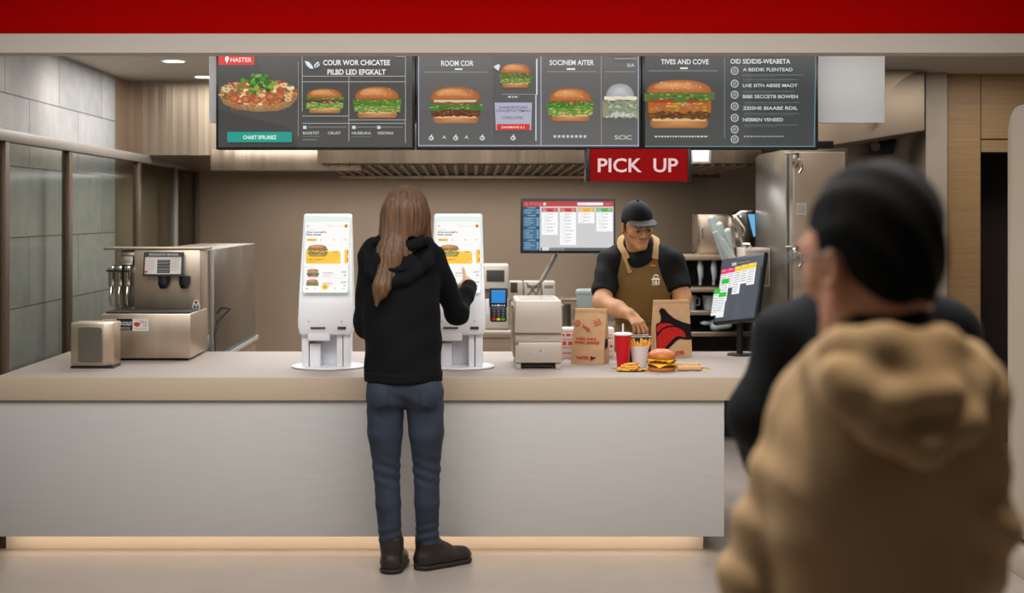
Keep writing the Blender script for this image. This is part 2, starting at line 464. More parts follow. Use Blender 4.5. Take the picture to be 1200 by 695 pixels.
# stone tiles on the left wall
def tile_mat():
    m = bpy.data.materials.new('pale_stone_tile'); nt, N, L = nodes(m); b = N['Principled BSDF']
    tc = N.new('ShaderNodeTexCoord'); sp = N.new('ShaderNodeSeparateXYZ'); cb = N.new('ShaderNodeCombineXYZ')
    L.new(tc.outputs['Object'], sp.inputs[0]); L.new(sp.outputs['Y'], cb.inputs['X']); L.new(sp.outputs['Z'], cb.inputs['Y'])
    br = N.new('ShaderNodeTexBrick'); br.inputs['Scale'].default_value = 1.0
    br.inputs['Brick Width'].default_value = .92; br.inputs['Row Height'].default_value = .36; br.inputs['Mortar Size'].default_value = .004
    br.offset = .42; br.inputs['Mortar Smooth'].default_value = .2
    br.inputs['Color1'].default_value = (*lin((172, 164, 151)), 1); br.inputs['Color2'].default_value = (*lin((158, 150, 138)), 1)
    br.inputs['Mortar'].default_value = (*lin((96, 90, 80)), 1)
    L.new(cb.outputs[0], br.inputs['Vector'])
    n = N.new('ShaderNodeTexNoise'); n.inputs['Scale'].default_value = 9; n.inputs['Detail'].default_value = 8
    L.new(tc.outputs['Object'], n.inputs['Vector'])
    mx = N.new('ShaderNodeMix'); mx.data_type = 'RGBA'; mx.blend_type = 'OVERLAY'; mx.inputs['Factor'].default_value = .28
    L.new(br.outputs['Color'], mx.inputs['A']); L.new(n.outputs['Color'], mx.inputs['B'])
    hs = N.new('ShaderNodeHueSaturation'); hs.inputs['Saturation'].default_value = .35; L.new(mx.outputs['Result'], hs.inputs['Color'])
    L.new(hs.outputs['Color'], b.inputs['Base Color']); b.inputs['Roughness'].default_value = .75
    n2 = N.new('ShaderNodeTexNoise'); n2.inputs['Scale'].default_value = 60; n2.inputs['Detail'].default_value = 6; L.new(tc.outputs['Object'], n2.inputs['Vector'])
    bp = N.new('ShaderNodeBump'); bp.inputs['Strength'].default_value = .3; bp.inputs['Distance'].default_value = .01
    L.new(n2.outputs['Fac'], bp.inputs['Height']); L.new(bp.outputs['Normal'], b.inputs['Normal'])
    return m
m_stone = tile_mat()
# ------------------------------------------------------------------ the setting
def slab(name, lo, hi, m, label=None, cat=None, r=0):
    return struct(MB().box(lo, hi, r).build(name, m), label, cat)
slab('floor', (-2.5, -1.2, -.05), (5.5, 13, 0), m_floor, 'beige tiled restaurant floor in front of the counter', 'floor')
slab('ceiling_kitchen', (-2.6, 6.44, 2.454), (5.2, 11.5, 2.52), m_ceil, 'pale kitchen ceiling with round downlights', 'ceiling')
slab('ceiling_hall', (-2.6, 1.2, 2.93), (5.2, 6.30, 3.0), m_ceil, 'pale dining hall ceiling above the camera', 'ceiling')
slab('wall_left', (-2.42, 3.0, 0), (-2.3, 9.14, 2.93), m_stone, 'pale stone tiled side wall behind the glass partition', 'wall')
slab('wall_left_kitchen', (-2.42, 9.14, 0), (-2.3, 11.4, 2.454), m_steel_d, 'brown metal clad side wall beyond the stone tiles', 'wall')
slab('wall_back', (-2.3, 11.3, 0), (5.0, 11.4, 2.454), m_steel_d, 'brown brushed metal rear kitchen wall', 'wall')
slab('trim_1', (-2.3, 6.32, 2.367), (5.2, 6.44, 2.93), m_red, 'long deep red fascia band above the counter', 'fascia')
slab('trim_2', (-2.3, 6.30, 2.282), (5.2, 6.44, 2.367), m_band, 'beige soffit band below the red fascia', 'soffit')
# right-hand side: taupe pillar, wood panels, dark doorway
Dp = 8.9
slab('wall_right_pillar', (sx(1085, Dp), Dp, 0), (sx(1110, Dp), Dp+.5, 2.454), m_taupe, 'narrow taupe metal pillar beside the wood panels', 'pillar')
Dw = 9.0
MB_ = MB()
xa, xb = sx(1110.5, Dw), sx(1150, Dw)
MB_.box((xa, Dw, 0), (xb-.006, Dw+.08, 2.454))
struct(MB_.build('wall_right_panel', m_wood), 'tall wood veneer panel next to the taupe pillar', 'wall')
zj = sz(163.5, Dw); zd = sz(178, Dw)
struct(MB().box((xb, Dw, zj+.006), (5.0, Dw+.08, 2.454)).build('wall_right_header', m_wood), 'wide wood veneer panel above the dark doorway', 'wall')
struct(MB().box((xb-.006, Dw+.03, zd), (5.0, Dw+.07, zj+.006)).box((xb, Dw+.002, zd), (5.0, Dw+.07, zj-.004)).build('trim_3', m_wood), 'thin wood strip along the top of the dark doorway', 'trim')
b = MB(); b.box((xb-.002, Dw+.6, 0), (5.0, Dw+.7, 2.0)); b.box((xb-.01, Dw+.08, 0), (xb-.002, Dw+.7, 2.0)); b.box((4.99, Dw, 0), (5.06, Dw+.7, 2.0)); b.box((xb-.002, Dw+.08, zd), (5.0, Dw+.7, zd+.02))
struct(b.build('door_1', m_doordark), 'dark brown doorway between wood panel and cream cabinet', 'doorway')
# ------------------------------------------------------------------ glass partition on the left
GP = -2.185
t = thing('glass_partition', 'glazed metal partition running along the stone wall', 'partition', (GP, 6.5, 0)); t['kind'] = 'structure'
def py_(D): return D-6.5
MB().box((-.03, py_(4.2), 1.90), (.03, py_(11.28), 1.953), .004).build('top_rail', m_alu, t)
ps = [(5.45, m_bronze), (6.6, m_bronze), (7.65, m_bronze), (9.26, m_bronze), (10.43, m_alu), (11.24, m_bronze)]
for D, m in ps: MB().box((-.022, py_(D)-.030, 0), (.022, py_(D)+.030, 1.90), .003).build('post', m, t)
for a, c in zip(ps[:-1], ps[1:]): MB().box((-.004, py_(a[0])+.031, .02), (.004, py_(c[0])-.031, 1.898)).build('pane', m_pane, t)
# ------------------------------------------------------------------ counter
ZC = .819
t = thing('service_counter', 'long cream topped service counter with grey front panel', 'counter', (0, 6.4, 0))
MB().box((-2.158, .012, .714), (1.52, 1.185, ZC), .003).build('worktop', m_top, t)
MB().box((-2.158, 0, .712), (1.52, .0118, ZC-.0015), .002).build('front_edge', m_edge, t)
MB().box((-2.158, .022, .088), (1.163, 1.16, .7115), .003).build('front_panel', m_front, t)
MB().box((-2.158, .16, 0), (1.09, 1.1, .088)).build('plinth', m_plinth, t)
MB().box((-2.14, .075, .078), (1.08, .10, .0878)).build('led_strip', m_led, t)
# return worktop behind the glass divider
t = thing('return_counter', 'low pale return counter behind the drinks dispenser', 'counter', (-1.75, 8.4, 0))
MB().box((-.36, -.80, .735), (.365, .85, .765), .004).build('worktop', m_top, t)
MB().box((-.35, -.78, 0), (.35, .83, .734)).build('cabinet_body', m_steel_d, t)
# ------------------------------------------------------------------ hood and bulkheads
b = MB(); xr = sx(372, 9.49)
struct(MB().hexa([(-2.3, 9.49, 1.955), (xr+.12, 9.49, 1.955), (xr+.25, 11.1, 1.892), (-2.3, 11.1, 1.892),
                  (-2.3, 9.49, 2.453), (xr+.12, 9.49, 2.453), (xr+.25, 11.1, 2.453), (-2.3, 11.1, 2.453)]).build('trim_4', m_hood), 'brushed metal bulkhead in the rear left corner', 'bulkhead')
xl_ = sx(247, 9.47)
struct(MB().box((xl_, 9.46, 1.852), (xr+.30, 9.488, 1.99), .003).box((xl_, 9.4885, 1.852), (xr+.30, 9.62, 1.90)).build('trim_5', m_hood), 'lower brushed metal lip of the rear corner bulkhead', 'bulkhead')
t = thing('exhaust_hood', 'long stainless kitchen exhaust hood under the menu boards', 'hood', (.6, 9.3, 1.893))
x0 = sx(372, 9.3)-.6; x1 = sx(893, 9.3)-.6
MB().box((x0, 0, 0), (x1, .03, .555), .004).box((x0, .03, .04), (x0+.02, 1.85, .555)).box((x1-.02, .03, .04), (x1, 1.85, .555)).build('canopy', m_hood, t)
b = MB().hexa([(x0+.02, .03, -.002), (x1-.02, .03, -.002), (x1-.02, 1.85, -.03), (x0+.02, 1.85, -.03), (x0+.02, .03, .03), (x1-.02, .03, .03), (x1-.02, 1.85, .01), (x0+.02, 1.85, .01)])
b.build('filter_bed', m_filter, t)
b = MB(); n = 40
for i in range(n):
    xx = x0+.04+(x1-x0-.08)*i/n
    b.hexa([(xx, .06, -.016), (xx+.022, .06, -.016), (xx+.022, 1.5, -.04), (xx, 1.5, -.04), (xx, .06, 0), (xx+.022, .06, 0), (xx+.022, 1.5, -.02), (xx, 1.5, -.02)])
b.build('filter_baffles', m_steel_d, t)
MB().box((x0, 1.55, -.058), (x1, 1.86, -.028), .006).build('drip_rail', m_steel_h, t)
# white backing board, duct on the right
t = MB().box((sx(245, 7.35), 7.35, sz(144, 7.35)), (sx(1037, 7.35), 7.39, 2.453), .003).build('backing_board_sign', m_backpanel)
tag(t, 'plain white backing board behind the three menu screens', 'board')
t = thing('ventilation_duct', 'brushed metal duct slanting down above the waiting queue', 'duct', (2.4, 9.0, 2.0))
X0, X1 = sx(940, 8.8)-2.4, sx(1084, 8.8)-2.4
MB().hexa([(X0, -.2, sz(176, 8.8)-2.0), (X1, -.2, sz(153, 8.8)-2.0), (X1, .08, sz(153, 8.8)-2.02), (X0, .08, sz(176, 8.8)-2.02), (X0, -.2, .45), (X1, -.2, .45), (X1, .08, .45), (X0, .08, .45)], .01).build('duct_body', m_steel_d, t)
b = MB()
for i in range(10):  # curved skirt that sweeps out to the right
    a = R(9*i); a2 = R(9*(i+1)); rr = .30
    xa_, xb_ = X1-.30+rr*(1-math.cos(a)), X1-.30+rr*(1-math.cos(a2))
    za_, zb_ = .10+.35*math.sin(a), .10+.35*math.sin(a2)
    b.hexa([(xa_, -.26, za_-.0), (xb_+.001, -.26, zb_-.0), (xb_+.001, -.2, zb_), (xa_, -.2, za_), (xa_, -.26, .45), (xb_+.001, -.26, .45), (xb_+.001, -.2, .45), (xa_, -.2, .45)])
b.build('curved_skirt', m_steel_d, t)
t = MB().box((sx(975, 9.25), 9.25, 0), (sx(1085, 9.25)-.01, 9.3, sz(150, 9.25)), .003).build('wall_right_cladding', m_steel_d)
struct(t, 'brown metal cladding below the slanted duct', 'wall')
t = thing('extractor_fan', 'small dark extractor outlet below the slanted duct', 'vent', P(1030, 172, 9.16))
MB().prism([(-.10, -.05), (.08, -.05), (.10, .05), (-.05, .06)], (-.05, .05), 'y', .008).build('vent_housing', m_black, t)
MB().cyl((-.04, -.0505, 0), (-.04, -.06, 0), .03).build('vent_outlet', m_steel_g, t)
# ------------------------------------------------------------------ downlights
for i, (px, py) in enumerate(((203.5, 71), (240, 89.5))):
    D = (2.454-EYE)*F/(PY-py)
    t = thing('downlight', ['round recessed downlight nearest the stone tiled wall', 'round recessed downlight half hidden by the white board'][i], 'downlight', (sx(px, D), D, 2.4535), group='kitchen downlights')
    MB().lathe([(.062, -.006), (.075, -.003), (.078, 0), (.0625, 0), (.062, -.006)], caps=False).build('trim_ring', m_backpanel, t)
    MB().lathe([(0.0001, -.004), (.061, -.0035), (.061, -.001)]).build('diffuser', m_lamp, t)
# ------------------------------------------------------------------ cream cabinet at the right edge
t = thing('tall_cabinet', 'tall cream cabinet with rounded top corner at right edge', 'cabinet', (2.45, 4.0, 0))
D1 = 2.37*F/630
prof = rrect(-1.6, -.6, D1-4.0, 2.03, .12)
prof = [(max(-1.6, u), max(.165, v)) for u, v in prof]
pp = []
for q in prof:
    if not pp or (abs(q[0]-pp[-1][0])+abs(q[1]-pp[-1][1])) > 1e-6: pp.append(q)
MB().prism(pp, (-.08, .6), 'x', .01).build('body', m_cream, t)
MB().box((-.04, -1.55, .13), (.6, D1-4.03, .164)).build('toe_gap', m_black, t)
MB().box((-.085, -1.6, 0), (.6, D1-4.0+.01, .13), .006).build('base', m_cream, t)
# ------------------------------------------------------------------ stainless holding cabinet on the right
t = thing('holding_cabinet', 'tall stainless holding cabinet with latched door behind the counter', 'cabinet', (1.864, 8.2, 0))
MB().box((0, 0, .06), (.34, .9, sz(174, 8.2)), .004).build('cabinet_body', m_steel_g, t)
MB().box((-.018, .02, .30), (-.001, .88, sz(177, 8.2)), .004).build('side_panel', m_steel_g, t)
d = MB().box((.02, -.022, .30), (.32, -.001, 1.92), .006).build('door', m_steel_d, t)
for z in (sz(188, 8.2), sz(297, 8.2)):
    b = MB().box((.012, -.035, z-.035), (.045, -.0225, z+.035), .005); b.cyl((.03, -.035, z), (.03, -.06, z), .017); b.tube([(.03, -.05, z+.005), (.055, -.06, z), (.06, -.06, z-.05), (.045, -.055, z-.075)], .007)
    b.box((-.03, -.03, z+.03), (.05, -.02, z+.045), .003)
    b.build('latch', m_chrome, t)
a = Art(0, 0, 8.2/F); a.rect(0, 0, 12, 14, (196, 188, 176)); a.scribble(2, 3, 8, .8, (120, 110, 100), 4, 2.4)
a.build('door_label', M_PRINT, d, (sx(932, 8.2)-1.864, -.0235, sz(238, 8.2)))
MB().box((0.02, .1, 0), (.3, .8, .0595)).build('plinth', m_dim, t)
t = thing('control_box', 'small beige metal box fixed to the side of holding cabinet', 'box', (1.845-.08, 8.62, sz(336, 8.62)))
w = .084
MB().box((-w, 0, 0), (w-.005, .25, .235), .006).build('box_shell', m_toast, t)
MB().box((-w+.012, -.008, .012), (w-.018, -.0005, .222), .003).build('front_cover', m_toastd, t)
MB().tube([(-w+.02, .02, .235), (-w+.0, .0, .262), (-w+.03, -.01, .262), (-w+.05, .02, .235)], .007).build('hook', m_chrome, t)
MB().cyl((.03, .08, -.045), (.03, .08, -.0005), .017).build('outlet_knob', m_black, t)
# ------------------------------------------------------------------ mounting bar, menu boards
t = MB().box((sx(930, 7.27), 7.27, sz(174, 7.27)), (sx(977, 7.27), 7.33, sz(165, 7.27)), .003).build('mounting_rail', m_blackm)
tag(t, 'short black mounting rail at the right end of the menu boards', 'rail')
DM = 7.2; KM = DM/F
def c_rand(c, d=16): return tuple(max(0, min(255, v+random.uniform(-d, d))) for v in c)
def blob(a, cu, cv, ru, rv, col, col2=None, n=16, j=.2):
    a.poly([(cu+ru*(1+random.uniform(-j, j))*math.cos(2*math.pi*i/n), cv+rv*(1+random.uniform(-j, j))*math.sin(2*math.pi*i/n)) for i in range(n)], col, col2)
def dome(u0, u1, vb, vt, n=18, p=2.3):
    cu = (u0+u1)/2; ru = (u1-u0)/2
    pts = [(u0+ru*.06, vb), (u1-ru*.06, vb)]
    for i in range(n+1):
        t = math.pi*i/n; c, s = math.cos(t), math.sin(t)
        pts.append((cu+ru*math.copysign(abs(c)**(2/p), c), vb-1-(vb-1-vt)*abs(s)**(2/p)))
    return pts
def wavy(a, u0, u1, v0, v1, col, n=14, amp=.5):
    top = [(u0+(u1-u0)*i/n, v0+random.uniform(-amp, amp)) for i in range(n+1)]
    bot = [(u1-(u1-u0)*i/n, v1+random.uniform(-amp, amp)*1.5) for i in range(n+1)]
    a.poly(top+bot, col, c_rand(col, 20))
def burger_pic(a, u0, v0, u1, v1, style='classic', dim=.9):
    w, h = u1-u0, v1-v0; cu = (u0+u1)/2
    def D(c): return tuple(v*dim for v in c)
    Y = lambda t: v0+h*t
    s = w/60
    # bottom bun
    a.poly(rrect(u0+w*.09, Y(.78), u1-w*.09, Y(1), h*.10), D((222, 158, 96)), D((176, 106, 50)))
    a.poly(rrect(u0+w*.12, Y(.79), u1-w*.12, Y(.86), h*.03), D((236, 190, 134)))
    if style in ('classic', 'big', 'bacon'):
        wavy(a, u0+w*.05, u1-w*.05, Y(.62), Y(.80), D((96, 52, 26)), 22, h*.02)
        for _ in range(46): blob(a, random.uniform(u0+w*.08, u1-w*.08), random.uniform(Y(.65), Y(.78)), w*.022, h*.018, D(c_rand((126, 76, 38), 34)), n=7)
    if style == 'big':
        wavy(a, u0+w*.06, u1-w*.05, Y(.42), Y(.66), D((170, 112, 52)), 18, h*.03)
        for _ in range(46): blob(a, random.uniform(u0+w*.1, u1-w*.1), random.uniform(Y(.45), Y(.64)), w*.03, h*.028, D(c_rand((196, 138, 74), 38)), n=8)
    if style in ('green', 'bacon'):
        wavy(a, u0+w*.02, u1-w*.02, Y(.58), Y(.82), D((120, 150, 60)), 20, h*.03)
        for _ in range(40): blob(a, random.uniform(u0+w*.05, u1-w*.05), random.uniform(Y(.6), Y(.8)), w*.035, h*.022, D(random.choice([(150, 180, 80), (196, 206, 130), (90, 126, 40), (206, 176, 120)])), n=7)
    if style == 'bacon':
        for _ in range(18): blob(a, random.uniform(u0+w*.1, u1-w*.1), random.uniform(Y(.46), Y(.6)), w*.06, h*.02, D(random.choice([(150, 40, 26), (190, 80, 50), (220, 180, 150), (120, 30, 20)])), n=8)
    # tomato / cheese strips
    wavy(a, u0+w*.08, u1-w*.10, Y(.40), Y(.48), D((188, 52, 36)), 10, h*.01)
    if style in ('classic',): wavy(a, u0+w*.10, u1-w*.12, Y(.34), Y(.42), D((232, 206, 170)), 12, h*.01)
    # lettuce
    lv = {'classic': (.48, .62), 'big': (.26, .42), 'green': (.42, .60), 'bacon': (.36, .44)}[style]
    wavy(a, u0, u1, Y(lv[0]), Y(lv[1]), D((88, 128, 44)), 20, h*.035)
    for _ in range(44): blob(a, random.uniform(u0+w*.02, u1-w*.02), random.uniform(Y(lv[0]), Y(lv[1])), w*.03, h*.02, D(random.choice([(124, 158, 60), (62, 100, 34), (160, 180, 100), (92, 130, 48)])), n=7)
    # top bun
    tv = {'classic': .36, 'big': .27, 'green': .40, 'bacon': .37}[style]
    a.poly(dome(u0+w*.04, u1-w*.05, Y(tv), Y(0)), D((232, 156, 88)), D((176, 96, 44)))
    a.poly(dome(u0+w*.14, u1-w*.30, Y(tv*.66), Y(.05)), D((240, 176, 112)), D((222, 144, 78)))
    for _ in range(18):
        t = random.uniform(.2, .8); a.disc(u0+w*t, Y(tv*random.uniform(.18, .7)), w*.010, h*.010, D((248, 224, 180)), n=6)
def board(name, label, u0, u1):
    t = thing(name, label, 'menu board', ((u0+u1)/2*0+sx(u0, DM), DM, sz(58, DM)), group='menu screens above the counter')
    w = (u1-u0)*KM; h = (175.5-58)*KM
    b = MB(); f = .022
    b.box((0, 0, -h), (w, .06, 0), .004)
    b.build('casing', m_black, t)
    a = Art(u0, 58, KM)
    return t, a
# --- first board: bowl and two burgers
t, a = board('menu_board_sign', 'left menu screen showing a salad bowl and two burgers', 253, 486.5)
a.rect(256, 60, 483, 172.5, (74, 72, 69)); a.poly([(256, 128), (340, 150), (350, 172.5), (256, 172.5)], (64, 62, 60)); a.poly([(300, 60), (350, 60), (350, 100), (312, 110)], (80, 78, 75))
a.rect(256, 63, 298, 76, (220, 44, 36)); a.poly([(266, 64.5), (268.5, 68), (266, 74.5), (263.5, 69)], (236, 238, 244)); a.text('HASTER', 270, 70, 5.2, (250, 216, 210), 25, bold=.02)
# bowl
a.poly([(256+t_, 0) for t_ in ()] or [(257, 112), (262, 122), (276, 128), (300, 131), (325, 130), (340, 125), (348, 116), (349, 104), (258, 104)], (196, 160, 110), (150, 108, 66))
for _ in range(14): u = random.uniform(264, 344); a.line(u, 122, u+4, 130, .7, (128, 90, 54))
blob(a, 303, 108, 46, 15, (150, 116, 72), (120, 90, 50), 24, .05)
pal = [(206, 120, 74), (176, 84, 54), (226, 190, 140), (150, 66, 48), (236, 214, 170), (110, 130, 60), (200, 150, 90), (188, 60, 50)]
for _ in range(190):
    r_ = math.sqrt(random.random()); th = random.uniform(0, 2*math.pi); u = 303+45*r_*math.cos(th); v = 108+(15 if math.sin(th) > 0 else 14)*r_*math.sin(th)
    blob(a, u, v, random.uniform(2, 5), random.uniform(1.2, 3.2), c_rand(random.choice(pal), 14), c_rand(random.choice(pal), 14), n=8)
for _ in range(46): blob(a, random.gauss(306, 9), random.gauss(98, 4.5), random.uniform(2, 4.5), random.uniform(1.5, 3), c_rand(random.choice([(76, 140, 40), (50, 110, 30), (120, 170, 60), (40, 90, 30)]), 10), n=8)
for u, v in ((289, 117), (276, 116), (302, 118), (318, 114)): blob(a, u, v, 6, 4.5, (214, 130, 76), (150, 70, 40), n=10, j=.12)
a.rect(267.5, 155, 343, 167, (22, 150, 134), 1.5); a.text('CHART EFRURIEZ', 305.5, 161.2, 4.6, (214, 250, 226), 39, 'c', .02)
a.line(350.5, 73, 350.5, 160, .8, (140, 138, 136))
# right column
L1 = (168, 166, 164)
for q in ((355, 67, 355, 131), (475.5, 67, 475.5, 168), (464, 67, 475.5, 67), (355, 90, 475, 90), (355, 96.5, 475, 96.5), (409.5, 90, 409.5, 166), (355, 136.5, 409, 136.5), (409.5, 141, 475.5, 141), (355, 145, 475.5, 145)): a.line(*q, .8, L1)
a.poly([(358, 72), (363, 73.5), (367, 78), (368, 81.5), (364, 81), (360, 77)], (220, 228, 238)); a.poly([(369, 81), (369, 77), (373, 73), (375, 74), (371, 77)], (220, 228, 238)); a.poly([(370, 81), (373, 76.5), (376, 75), (375, 78)], (200, 208, 218))
a.text('COUR WOR CHICATEE', 418.5, 74, 6.2, (232, 230, 228), 78, 'c', .025); a.text('PILBD LED EFGKALT', 418.5, 85, 6.2, (232, 230, 228), 68, 'c', .025)
burger_pic(a, 359, 105, 404, 133, 'bacon'); burger_pic(a, 415, 103, 471, 139, 'green')
for u in (357, 414, 443): a.rect(u, 148.5, u+4, 152, (200, 216, 220))
a.scribble(363, 149.5, 44, .8, (150, 150, 150)); a.scribble(419, 149.5, 54, .8, (150, 150, 150))
for u, s, w in ((357, 'BASISTET', 19), (386, 'CRUST', 15), (414, 'HUSELIKA', 22), (444, 'KESORNA', 18)): a.text(s, u, 156.8, 3, (206, 206, 204), w, bold=.01)
a.scribble(357, 160.5, 20, .7, (130, 130, 128)); a.scribble(357, 164.2, 16, .8, (150, 150, 150)); a.scribble(414, 161, 22, .7, (130, 130, 128))
a.build('screen', M_SCREEN, t, (0, -.0005, 0))
# --- second board
t, a = board('menu_board_sign', 'middle menu screen showing three burgers and a faded one', 487.5, 751.5)
a.rect(490, 60, 749, 172.5, (96, 94, 92)); a.rect(577, 64, 628, 172, (88, 86, 84)); a.rect(490, 128, 575, 172, (90, 88, 86))
for q in ((490.5, 63, 749, 63), (490.5, 63, 490.5, 170.5), (490.5, 170.5, 749, 170.5), (634, 63, 634, 170.5), (748, 63, 748, 170.5)): a.line(*q, 1.0, (166, 172, 196))
for q in ((497, 84.5, 571, 84.5), (641, 84, 699, 84), (709, 84, 745, 84), (628, 110.5, 588, 110.5), (704.5, 66, 704.5, 170)): a.line(*q, .7, (150, 150, 150))
a.line(629, 69, 629, 111, 1.6, (214, 216, 220)); a.line(628, 111, 628, 165, 1.6, (190, 192, 198))
a.text('ROOM COR', 536, 74, 6.4, (226, 226, 226), 38, 'c', .02); a.rect(533, 80.2, 542, 82, (226, 226, 226))
a.text('SOCINEM AITER', 670, 73.2, 6, (226, 226, 226), 52, 'c', .02); a.rect(664, 80, 674, 82, (226, 226, 226))
burger_pic(a, 502, 102, 566, 144.5, 'classic'); burger_pic(a, 585, 75, 623, 103, 'green'); burger_pic(a, 641, 104, 695, 142.5, 'green')
a.poly([(578, 79), (584, 76), (586, 78), (584, 84), (581, 82)], (214, 218, 224))
a.scribble(595, 113.5, 12, 1.8, (200, 200, 200)); a.poly([(579.5, 121), (623, 121), (622, 153), (581, 153)], (172, 172, 190)); a.text('SHAREHENTLING', 601, 126.5, 3, (70, 70, 84), 33, 'c', .01)
a.text('CONCERTATTEMINO', 601, 130.5, 3, (70, 70, 84), 40, 'c', .01); a.text('CONSULTING', 600, 138.5, 3.4, (90, 90, 100), 25, 'c', .01); a.rect(582, 146, 620.5, 153, (206, 44, 34), 1); a.text('DAINMAINS & S', 601, 149.6, 2.8, (250, 214, 208), 27, 'c', .01)
for u in (505.5, 534, 565, 601): a.disc(u, 162.5, 3, 2.6, (196, 206, 206)); a.poly([(u-1, 160.5), (u+.5, 157.5), (u+1.5, 160.5)], (214, 220, 220)); a.disc(u-.4, 162.6, 1.5, 1.2, (120, 122, 122))
for u in (521, 547): a.poly([(u-3, 163), (u, 159), (u+2.4, 164), (u, 162)], (190, 196, 196))
for i in range(8): a.rect(648+i*5, 159, 651.2+i*5, 162, (190, 196, 200), .6)
a.text('SIA', 738, 77.5, 4, (200, 200, 200), 9, 'c', .01); a.rect(719, 64, 744, 66.5, (170, 170, 172)); a.rect(719, 69, 745, 70.5, (140, 140, 142))
# faded picture
a.poly(dome(709, 742, 118, 99), (196, 194, 200), (150, 150, 152)); wavy(a, 707, 745, 114, 118, (214, 206, 196), 10, .5); wavy(a, 705, 747, 119, 138, (126, 140, 122), 16, 2)
for _ in range(40): blob(a, random.uniform(707, 745), random.uniform(120, 138), 2.2, 1.4, c_rand(random.choice([(146, 166, 130), (176, 184, 170), (110, 126, 100)]), 8), n=7)
a.text('NEINES', 729, 135.5, 4, (216, 220, 218), 26, 'c', .01); a.text('SCIC', 729, 161.5, 5, (196, 200, 204), 20, 'c', .01)
a.build('screen', M_SCREEN, t, (0, -.0005, 0))
# --- third board
t, a = board('menu_board_sign', 'right menu screen with one big burger and a text list', 752.5, 959)
a.rect(756, 60, 956, 172.5, (70, 72, 70)); a.vgrad(880, 60, 956, 172, (56, 60, 60), (62, 66, 66)); a.line(956, 62, 954, 171, .9, (96, 140, 148)); a.line(756, 171.5, 955, 171.5, .9, (96, 140, 148))
a.text('TIVES AND COVE', 802.5, 72.2, 6, (222, 222, 222), 56, 'c', .02); a.rect(797, 79, 806, 81, (220, 220, 220)); a.line(760, 83, 841, 83, .7, (140, 142, 142)); a.line(849, 67, 849, 162, .7, (128, 130, 130))
burger_pic(a, 754.5, 94, 837, 150, 'big')
a.text('OID SIDIDIS-WEABETA', 855, 72.2, 5.6, (214, 216, 216), 70, bold=.02)
for i, v in enumerate((83.5, 98.5, 111.5, 125, 138.5, 152, 163.5)): a.ring(860, v, 4.6, 1.0, (196, 204, 204)); a.ring(860, v, 2.2, .8, (170, 178, 180)); a.line(857.5, v+.5, 862, v-.8, .6, (150, 160, 160))
for v, s in ((82, 'A BEIDIK FLENTEAD'), (100.5, 'LHE SITH ABSEE MAOY'), (113.5, 'BIBE SECCETB BOWEN'), (127, 'ZEISHE BIAABE RDIL'), (140.5, 'NEBBEN VENEED')): a.text(s, 869.5, v, 4, (204, 208, 206), 58 if v < 90 else (47 if v > 139 else 64), bold=.015)
for v in (88, 93.5, 107.5, 120.5, 133.5, 147): a.scribble(869.5, v, random.uniform(56, 74), .9, (112, 120, 120)); a.scribble(869.5, v+2.2, random.uniform(30, 60), .7, (96, 104, 104))
a.scribble(868.5, 160, 46, 1.6, (150, 158, 158)); a.scribble(765, 160, 62, 1.8, (190, 196, 196))
a.build('screen', M_SCREEN, t, (0, -.0005, 0))
# ------------------------------------------------------------------ PICK UP sign
DS = 7.05; k = DS/F
t = thing('pick_up_sign', 'red PICK UP sign hanging below the menu boards', 'sign', (sx(748.5, DS), DS, sz(193.5, DS)))
hw = 61.5*k; hh = 18.8*k
MB().box((-hw+.018, .0, -hh), (hw-.018, .10, hh)).build('sign_face', m_signred, t)
for s_ in (-1, 1): MB().box((min(s_*hw, s_*(hw-.0178)), -.006, -hh-.002), (max(s_*hw, s_*(hw-.0178)), .11, hh+.002), .002).build('end_cap', m_black, t)
a = Art(748.5, 193.5, k); a.text('PICK  UP', 747.5, 193.2, 16.5, (255, 226, 228), 94, 'c', .018)
vs = a.v; b = MB(); b.add([(x, y, z) for x, y, z in vs], a.f); o = b.build('lettering', m_signtext, t, (0, -.0015, 0), smooth=False)
md = o.modifiers.new('thick', 'SOLIDIFY'); md.thickness = .002; md.offset = 0
# paper notice on the hood
t = thing('paper_notice', 'small framed white notice on the hood beside the sign', 'notice', (sx(821, 9.28), 9.28, sz(183, 9.28)))
MB().box((-.068, -.006, -.05), (.068, .015, .06), .003).build('notice_frame', m_alu, t)
MB().box((-.052, -.008, -.036), (.052, -.0062, .05)).build('notice_sheet', m_paperw, t)
